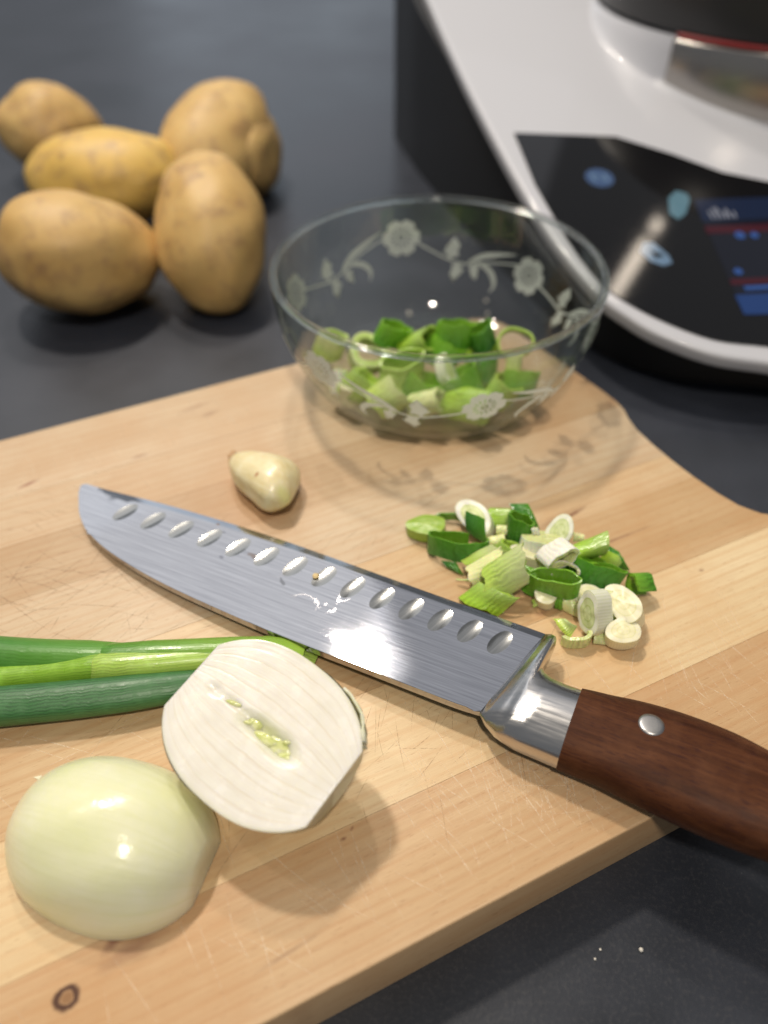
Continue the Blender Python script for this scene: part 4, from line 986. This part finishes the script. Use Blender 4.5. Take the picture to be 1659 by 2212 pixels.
# ------------------------------------------------------------------ whole green stalks at the left
def stalk_mesh(name, pts, rads, flat, n=28, seed=0, capd=.0015, uv_v=(0, 1)):
    ps = [Vector(p) for p in smoothpts([tuple(p) for p in pts], 8)]; m = len(ps); rs = [interp([(i / (len(rads) - 1), r) for i, r in enumerate(rads)], k / (m - 1)) for k in range(m)]
    secs = []; uvs = []; uvs = []
    for k, p in enumerate(ps):
        d = (ps[min(m - 1, k + 1)] - ps[max(0, k - 1)]).normalized(); s = d.cross(Vector((0, 0, 1))).normalized(); u = s.cross(d)
        sec = []
        for j in range(n):
            a = 2 * math.pi * j / n; rr_ = rs[k] * (1 + .03 * math.sin(4 * a + k * .05 + seed)); sec.append(p + s * rr_ * math.cos(a) + u * rr_ * flat * math.sin(a)); uvs.append((abs(2 * j / n - 1), uv_v[0] + (uv_v[1] - uv_v[0]) * k / (m - 1) * .99))
        secs.append(sec)
    vs = [p for s in secs for p in s]; fs = []
    for i in range(m - 1):
        for j in range(n): k2 = (j + 1) % n; fs.append((i * n + j, i * n + k2, (i + 1) * n + k2, (i + 1) * n + j))
    fs.append(tuple(range(n))[::-1]); fs.append(tuple((m - 1) * n + j for j in range(n)))
    me = mesh(name, vs, fs, True, uvs); recalc(me); me.set_sharp_from_angle(angle=R(60)); return me
M_sdark = mat_leaf('stalk_dark_green', (0.035, 0.155, 0.022), (.1, .2, .03), .35, rough=.36, sss=.15, tip=(.11, .30, .025), freq=16, rib=.25)
M_sblue = mat_leaf('stalk_blue_green', (0.030, 0.125, 0.032), (.1, .2, .03), .45, rough=.42, sss=.12, freq=18, rib=.3)
M_slime = mat_leaf('stalk_lime_green', (0.23, 0.42, 0.035), (.1, .2, .03), .30, rough=.30, sss=.3, freq=16, rib=.25)
M_sgrad = mat_leaf('stalk_stem_green', (0.085, 0.26, 0.020), (.1, .2, .03), .30, rough=.30, sss=.3, tip=(.30, .48, .055), freq=16, rib=.25)
st = empty('spring_onion_stalk', at(300, 1425, 0)); O = st.location
tag(st, 'light green stalk forking into a dark leaf and a pale shoot at the left', 'spring onion')
def rel(px, py, z, o): return at(px, py, z) - o
stem = stalk_mesh('stem', [rel(150, 1425, .0075, O), rel(240, 1425, .0078, O), rel(330, 1421, .008, O), rel(420, 1416, .0078, O), rel(520, 1411, .007, O), rel(600, 1410, .005, O), rel(655, 1420, .0035, O)], [.0030, .0064, .0069, .0066, .0064, .0060, .0045], .82, uv_v=(0, 1))
obj('stem', stem, M_sgrad, st)
obj('leaf', stalk_mesh('leaf', [rel(-260, 1396, .0068, O), rel(-120, 1405, .0068, O), rel(0, 1414, .007, O), rel(90, 1419, .0074, O), rel(190, 1421, .0077, O), rel(290, 1421, .0076, O)], [.0075, .0072, .0070, .0068, .0066, .0050], .80, seed=1, uv_v=(0, 1)), M_sdark, st)
obj('shoot', stalk_mesh('shoot', [rel(-260, 1490, .005, O), rel(-100, 1474, .0052, O), rel(0, 1464, .0056, O), rel(110, 1452, .0066, O), rel(200, 1440, .0082, O), rel(280, 1432, .0088, O)], [.0052, .0050, .0048, .0050, .0056, .0050], .85, seed=2), M_slime, st)
# sheath fold wrapping the fork
M_sheath = mat_leaf('stalk_sheath', (0.30, 0.46, 0.08), (.3, .4, .1), .35, rough=.28, sss=.35, freq=16, rib=.25)
me = stalk_mesh('sheath', [rel(185, 1440, .0080, O), rel(250, 1438, .0086, O), rel(330, 1432, .0084, O), rel(430, 1422, .0078, O), rel(520, 1413, .007, O)], [.0052, .0060, .0062, .0060, .0056], .84, seed=3)
obj('sheath', me, M_sheath, st)
# flattened open end beyond the onion
obj('cut_end', stalk_mesh('cut_end', [rel(560, 1406, .0052, O), rel(610, 1404, .0044, O), rel(655, 1412, .0030, O), rel(684, 1424, .0016, O)], [.0062, .0068, .0066, .0040], .30, seed=4), M_sheath, st)
s2 = empty('spring_onion_leaf', at(200, 1510, 0)); O2 = s2.location
tag(s2, 'single dark blue-green tubular leaf below the forked stalk, running under the onion half', 'spring onion')
obj('leaf_blade', stalk_mesh('leaf_blade', [rel(-260, 1545, .0070, O2), rel(-100, 1534, .0070, O2), rel(0, 1526, .0070, O2), rel(150, 1512, .0070, O2), rel(280, 1497, .0068, O2), rel(400, 1480, .0058, O2), rel(460, 1468, .0048, O2)], [.0076, .0075, .0073, .0071, .0068, .0058, .0048], .82, seed=5), M_sblue, s2)

# ------------------------------------------------------------------ potatoes
def mat_potato(name, a, b):
    t = NT(name); oi = t.n('ShaderNodeObjectInfo'); off = t.n('ShaderNodeCombineXYZ'); t.l(t.math('MULTIPLY', oi.outputs['Random'], 7.0), off.inputs[0]); v = t.coord('Object', add=off.outputs[0])
    n = t.noise(v, 24, 5, .6); m = t.noise(v, 75, 4, .65); s = t.noise(v, 420, 3, .6)
    c = t.ramp(n, [(.30, a), (.68, b)])
    c = t.mix(t.math('MULTIPLY', t.ramp(m, [(.48, 0.0), (.68, 1.0)]), .60), c, (0.33, 0.19, 0.10))
    c = t.mix(t.math('MULTIPLY', t.ramp(s, [(.62, 0.0), (.70, 1.0)]), .35), c, (0.26, 0.14, 0.07))
    d = t.voro(v, 34); c = t.mix(t.math('MULTIPLY', t.ramp(d, [(.05, 1.0), (.13, 0.0)]), .55), c, (0.20, 0.10, 0.06))
    t.set(Base_Color=c, Roughness=t.ramp(n, [(.3, .44), (.7, .58)]), Specular_IOR_Level=.45, Subsurface_Weight=.06, Subsurface_Scale=.002)
    t.bump(t.math('ADD', m, t.math('MULTIPLY', s, .3)), .22, .0012); return t.m
M_pot = mat_potato('potato_skin', (0.54, 0.335, 0.115), (0.66, 0.455, 0.180))
M_poty = mat_potato('yellow_potato_skin', (0.66, 0.42, 0.09), (0.72, 0.49, 0.14))
def potato(px, py, zc, dims, rot, seed, label, mat=None):
    bm = bmesh.new(); bmesh.ops.create_icosphere(bm, subdivisions=5, radius=1.0); off = Vector((seed * 3.7, seed, 0))
    eyes = [Vector((random.Random(seed * 9 + k).gauss(0, 1), random.Random(seed * 5 + k).gauss(0, 1), random.Random(seed * 3 + k).gauss(0, 1))).normalized() for k in range(6)]
    for v in bm.verts:
        p = v.co.copy(); k = 1 + .13 * noise.noise(p * .9 + off) + .04 * noise.noise(p * 2.2 + off) + .02 * p.x
        for e in eyes:
            d = (p - e).length
            if d < .16: k -= .018 * (1 - d / .16) ** 2
        v.co = Vector((p.x * dims[0] * k, p.y * dims[1] * k, p.z * dims[2] * k)) * .5
    me = bm_mesh('potato', bm, True); P = at(px, py, zc)
    o = obj('potato', me, mat or M_pot, None, P, tuple(R(a) for a in rot))
    bpy.context.view_layer.update(); mw = o.matrix_world; lo = min((mw @ v.co).z for v in me.vertices)
    P2 = at(px, py, zc - (lo - ZC)); o.location = P2
    tag(o, label, 'potato'); return o
P_ = [(108, 280, .012, (.084, .078, .070), (0, 10, 20), 1, 'round potato farthest back at the left edge, apart from the others', None),
 (226, 388, .006, (.116, .088, .068), (0, 0, 8), 2, 'yellowish long potato lying in the middle of the heap of potatoes', 'y'),
 (166, 545, .008, (.101, .084, .076), (0, 12, 8), 3, 'biggest brown potato at the front left, cut off by the edge of the picture', None),
 (450, 492, .014, (.070, .112, .072), (28, 0, 12), 4, 'tall upright oval potato at the front right of the heap', None),
 (466, 310, .015, (.088, .118, .078), (20, 0, -22), 5, 'long potato leaning at the back right, behind the upright oval one', None),
 (549, 330, .0, (.042, .086, .060), (0, 0, 2), 6, 'small potato peeping out at the right behind the two right-hand potatoes', None)]
for (px, py, z, dm, ro, sd, lab, mt) in P_: potato(px, py, z, dm, ro, sd, lab, M_poty if mt else None)

# ------------------------------------------------------------------ kitchen machine
A = Vector((.1225, .388, .02)); ex = Vector((.966, .2577, 0)).normalized(); ey = Vector((-.2577, .966, .247)).normalized(); nn = ex.cross(ey)
mach = empty('kitchen_machine'); mach.matrix_world = Matrix.Translation(A) @ Matrix((ex, ey, nn)).transposed().to_4x4()
tag(mach, 'white kitchen machine with black touch panel, chrome band and black jug at the upper right', 'kitchen machine')
M_white = (lambda t: (t.set(Base_Color=(.52, .53, .57), Roughness=.34, Specular_IOR_Level=.5, Coat_Weight=.3), t.bump(t.noise(t.coord('Object'), 8, 2), .05, .002), t.m)[-1])(NT('white_plastic'))
M_black = simple('black_glass', (.006, .006, .007), .06, 0, Specular_IOR_Level=.5)
M_dark = simple('dark_plastic', (.010, .011, .013), .45)
M_chrome = simple('chrome', (.46, .43, .40), .22, 1.0)
M_red = simple('red_seal', (.22, .01, .012), .4)
outer = [(.30, -.118), (.20, -.104), (.15, -.090), (.105, -.0740), (.0683, -.0588), (.0417, -.0468), (.0185, -.0268), (.007, -.010), (0.0, 0.004), (-.0060, .028), (-.0100, .055), (-.0118, .0887), (-.0124, .140), (-.0110, .226), (-.0053, .334), (.004, .42), (.03, .47), (.10, .50), (.30, .50)]
outer = smoothpts(outer, 5)[:-1] + [outer[-1]]
plate = obj('housing', prism(outer, -.0095, 0, .0028, 4, 'housing'), M_white, mach)
pan = [(.30, -.102), (.20, -.089), (.15, -.076), (.105, -.0625), (.0744, -.0482), (.0466, -.0375), (.0230, -.0171), (.0074, .0041), (.0016, .0206), (-.0022, .0532), (-.0030, .1057), (.0020, .1585), (.0680, .1440), (.0978, .1202), (.1226, .0964), (.1483, .0825), (.18, .0740), (.22, .0690), (.30, .0650)]
pan = smoothpts(pan[:11], 4) + pan[11:12] + pan[12:]
panel = obj('control_panel', prism(pan, -.001, .0010, 0, 1, 'control_panel', smooth=False), M_black, mach)
wn = plate.modifiers.new('weighted', 'WEIGHTED_NORMAL'); wn.keep_sharp = True
# body under the housing, vertical walls to the worktop (world space, then parented)
def to_world_xy(pts): return [(A + ex * x + ey * y) for x, y in pts]
ins = [(.30, -.085), (.15, -.062), (.105, -.046), (.0683, -.030), (.045, -.018), (.028, -.002), (.016, .018), (.008, .045), (.0010, .085), (-.004, .14), (-.008, .226), (-.0105, .334), (-.008, .42), (.02, .48), (.10, .50), (.30, .50)]
bot = [Vector((p.x, p.y, ZC + .0005)) for p in to_world_xy(ins)]; top = [p - nn * .0093 for p in to_world_xy(ins)]
minv = mach.matrix_world.inverted()
side_me = loft([[tuple(minv @ p) for p in bot], [tuple(minv @ p) for p in top]], name='base_body'); obj('base_body', side_me, M_dark, mach)
# jug standing in the machine: upright cylinders
def circum(a, b, c):
    d = 2 * (a.x * (b.y - c.y) + b.x * (c.y - a.y) + c.x * (a.y - b.y)); A2, B2, C2 = a.x ** 2 + a.y ** 2, b.x ** 2 + b.y ** 2, c.x ** 2 + c.y ** 2
    u = Vector(((A2 * (b.y - c.y) + B2 * (c.y - a.y) + C2 * (a.y - b.y)) / d, (A2 * (c.x - b.x) + B2 * (a.x - c.x) + C2 * (b.x - a.x)) / d)); return u, (Vector((a.x, a.y)) - u).length
JT = Vector((.2000, .6110)); JC, JR = circum(Vector((.166, .713)), JT, Vector((.255, .572))); jd = (JT - JC).normalized(); ZT = .0975
def ring_wall(r0, r1, z0, z1, a0, a1, n=64, name='ring', cap=True):
    vs, fs = [], []
    for i in range(n + 1):
        a = a0 + (a1 - a0) * i / n; c_, s_ = math.cos(a), math.sin(a)
        for r, z in ((r0, z0), (r1, z0), (r1, z1), (r0, z1)): vs.append(tuple(minv @ Vector((JC.x + r * c_, JC.y + r * s_, z))))
    for i in range(n):
        for k in range(4): a = i * 4 + k; b = i * 4 + (k + 1) % 4; fs.append((a, b, b + 4, a + 4))
    fs.append((0, 1, 2, 3)); fs.append(tuple(n * 4 + k for k in (3, 2, 1, 0)))
    me = mesh(name, vs, fs); recalc(me)
    bm = bmesh.new(); bm.from_mesh(me); es = [e for e in bm.edges if len(e.link_faces) == 2 and e.calc_face_angle(0) > R(60)]
    bmesh.ops.bevel(bm, geom=es, offset=.0012, segments=2, profile=.5, affect='EDGES'); bm.to_mesh(me); bm.free(); me.shade_smooth(); me.set_sharp_from_angle(angle=R(50)); return me
am = math.atan2(jd.y, jd.x)
def plate_z(p):
    "height of the housing surface under a world point"
    return A.z + ((A.x - p[0]) * nn.x + (A.y - p[1]) * nn.y) / nn.z
def skirt(name, r0, ztop, a0, a1, wk, n=60, m=10):
    vs, fs = [], []
    for i in range(n + 1):
        a = a0 + (a1 - a0) * i / n; cx, cy = math.cos(a), math.sin(a); zb = plate_z((JC.x + r0 * cx, JC.y + r0 * cy)); h = max(.0006, ztop(zb) - zb); wd = (wk * h + .004) * min(1, .08 + max(0, am - a) * 2.2) if wk < 1 else wk * h + .004
        vs.append(tuple(minv @ Vector((JC.x + (r0 - .012) * cx, JC.y + (r0 - .012) * cy, zb + h - .0005))))
        for j in range(m + 1):
            t = j / m; r = r0 + wd * t; zz = plate_z((JC.x + r * cx, JC.y + r * cy)) - .0004; f = (1 - t) ** 2.2
            if j == 0: r = r0 - .001
            vs.append(tuple(minv @ Vector((JC.x + r * cx, JC.y + r * cy, zz + h * f))))
    for i in range(n):
        for j in range(m + 1): a = i * (m + 2) + j; fs.append((a, a + 1, a + m + 3, a + m + 2))
    fs.append(tuple(range(m + 2)))
    me = mesh(name, vs, fs); recalc(me); me.set_sharp_from_angle(angle=R(50)); return me
obj('collar', skirt('collar', JR + .002, lambda zb: max(ZT, zb + .002), am + .05, am - 1.3, .6), M_white, mach)
obj('collar_lip', skirt('collar_lip', JR + .0075, lambda zb: zb + .0035, am - .02, am + 1.1, 1.2), M_white, mach)
obj('chrome_band', ring_wall(JR - .02, JR + .006, .045, ZT - .001, am + .012, am + 1.1, name='chrome_band'), M_chrome, mach)
obj('red_seal', ring_wall(JR - .02, JR + .003, ZT - .0008, ZT + .0022, am + .012, am + 1.1, name='red_seal'), M_red, mach)
M_jug = simple('jug_black_plastic', (.020, .020, .021), .35)
obj('jug_lid', ring_wall(JR - .04, JR + .0015, ZT + .0024, ZT + .052, am - 1.3, am + 1.1, name='jug_lid'), M_jug, mach)
M_amber = simple('smoky_brown_lid', (.12, .085, .045), .22)
obj('jug_top', ring_wall(JR - .09, JR - .012, ZT + .03, ZT + .058, am - 1.3, am + 1.1, name='jug_top'), M_amber, mach)
# lit symbols, display and a painted lamp reflection on the panel
def emis(name, col, s):
    t = NT(name); t.set(Base_Color=(.006, .006, .008), Roughness=.08, Emission_Color=col, Emission_Strength=s); return t.m
E_icon = emis('lit_symbol', (.22, .38, .62), .62); E_icon2 = emis('lit_symbol_bright', (.36, .56, .78), .36); E_teal = emis('teal_reflection_glow', (.30, .60, .72), .3)
E_scr = emis('display_background', (.004, .006, .014), .6); E_blue = emis('display_blue', (.015, .06, .22), .6); E_blue2 = emis('display_blue_light', (.04, .12, .40), .6); E_red = emis('display_red', (.09, .004, .012), .5); E_txt = emis('display_text', (.5, .5, .55), .5)
def flat(name, pts, z, mat, parent=None):
    me = prism(pts, z - .0002, z, 0, name=name, smooth=False); return obj(name, me, mat, parent or panel)
def circ(cx, cy, r, n=28, ry=None): return [(cx + r * math.cos(2 * math.pi * i / n), cy + (ry or r) * math.sin(2 * math.pi * i / n)) for i in range(n)]
flat('round_symbol', circ(.0397, .1042, .0092), .00125, emis('round_symbol_glow', (.12, .21, .42), .4))
bars = [(.0350, .1010, .0362, .1085), (.0432, .0998, .0444, .1073)]
for x0, y0, x1, y1 in bars: flat('symbol_stroke', [(x0, y0), (x1, y0), (x1, y1), (x0, y1)], .00140, E_icon2)
flat('symbol_stroke', [(.0352, .1085), (.0364, .1085), (.0444, .0998), (.0432, .0998)], .00152, E_icon2)
hexp = [(.0362, .0352), (.0412, .0418), (.0475, .0410), (.0515, .0290), (.0508, .0225), (.0445, .0212), (.0385, .0262)]
flat('play_symbol', hexp, .00125, E_icon2); flat('play_mark', [(.0425, .0345), (.0492, .0290), (.0428, .0280)], .00140, M_black)
flat('teal_reflection', [(.0690, .0640), (.0720, .0580), (.0790, .0620), (.0880, .0740), (.0885, .0800), (.0830, .0838), (.0750, .0780)], .00125, E_teal)  # teal lamp reflection put on the black glass as a glowing patch
scr = [(.0905, .0735), (.300, .0480), (.300, -.0600), (.0725, -.0245)]
dis = flat('display', scr, .00122, E_scr)
flat('display_header', [(.0905, .0735), (.300, .048), (.297, .030), (.0862, .0535)], .00134, emis('display_header', (.010, .022, .06), .6), dis)
flat('display_red_bar', [(.0850, .0490), (.296, .0240), (.2955, .0165), (.0838, .0425)], .00136, E_red, dis)
flat('display_red_bar', [(.0778, .0035), (.290, -.021), (.289, -.0265), (.0768, -.0010)], .00136, E_red, dis)
flat('display_footer', [(.0748, -.0090), (.287, -.034), (.284, -.0575), (.0725, -.0240)], .00137, E_blue, dis)
for cx, cy, r in ((.1030, .0375, .0032), (.1120, .0360, .0026), (.0862, .0085, .0026)): flat('display_dot', circ(cx, cy, r, 14), .00150, E_blue2, dis)
flat('display_bar', [(.083, -.0035), (.125, -.0085), (.125, -.0115), (.083, -.0065)], .00150, E_blue2, dis)
for k, (x, h) in enumerate([(.0935, .007), (.0965, .010), (.0995, .010), (.1022, .006), (.1050, .009), (.1080, .006)]):
    y = .0545 - (x - .0935) * .12; flat('display_letter', [(x, y), (x + .0011, y), (x + .0011 + .001 * (k % 2), y + h), (x + .001 * (k % 2), y + h)], .00150, E_txt, dis)

# ------------------------------------------------------------------ crumbs
M_crumb = simple('white_crumb', (.75, .72, .65), .6)
for i, (px, py, r, lab) in enumerate([(1384, 2052, .0007, 'larger white crumb on the dark worktop at the lower right'), (1297, 2051, .0004, 'small white crumb on the dark worktop left of the larger one'), (1285, 2072, .0004, 'tiny white crumb nearest the front edge of the board'),
      (884, 678, .0016, 'white crumb on the worktop behind the bowl, seen through its wall'), (1050, 650, .0012, 'upper of two white crumbs seen through the right of the bowl'), (1053, 678, .0012, 'lower of two white crumbs seen through the right of the bowl')]):
    bm = bmesh.new(); bmesh.ops.create_icosphere(bm, subdivisions=2, radius=r)
    for v in bm.verts: v.co *= 1 + .35 * noise.noise(v.co * 900 + Vector((i, 0, 0)))
    o = obj('crumb', bm_mesh('crumb', bm), M_crumb, None, at(px, py, ZC + r * .7)); o.location.z = ZC + r * .8; tag(o, lab, 'crumb')
bm = bmesh.new(); bmesh.ops.create_icosphere(bm, subdivisions=3, radius=.0013)
for v in bm.verts: v.co *= 1 + .4 * noise.noise(v.co * 700); v.co.z *= .45
o = obj('garlic_bit', bm_mesh('garlic_bit', bm, True), simple('garlic_bit', (.68, .52, .26), .4)); o.matrix_world = knife.matrix_world @ Matrix.Translation((.1142, .0030, .0005)); tag(o, 'tiny yellow bit of garlic stuck on the blade beside a hollow', 'garlic')
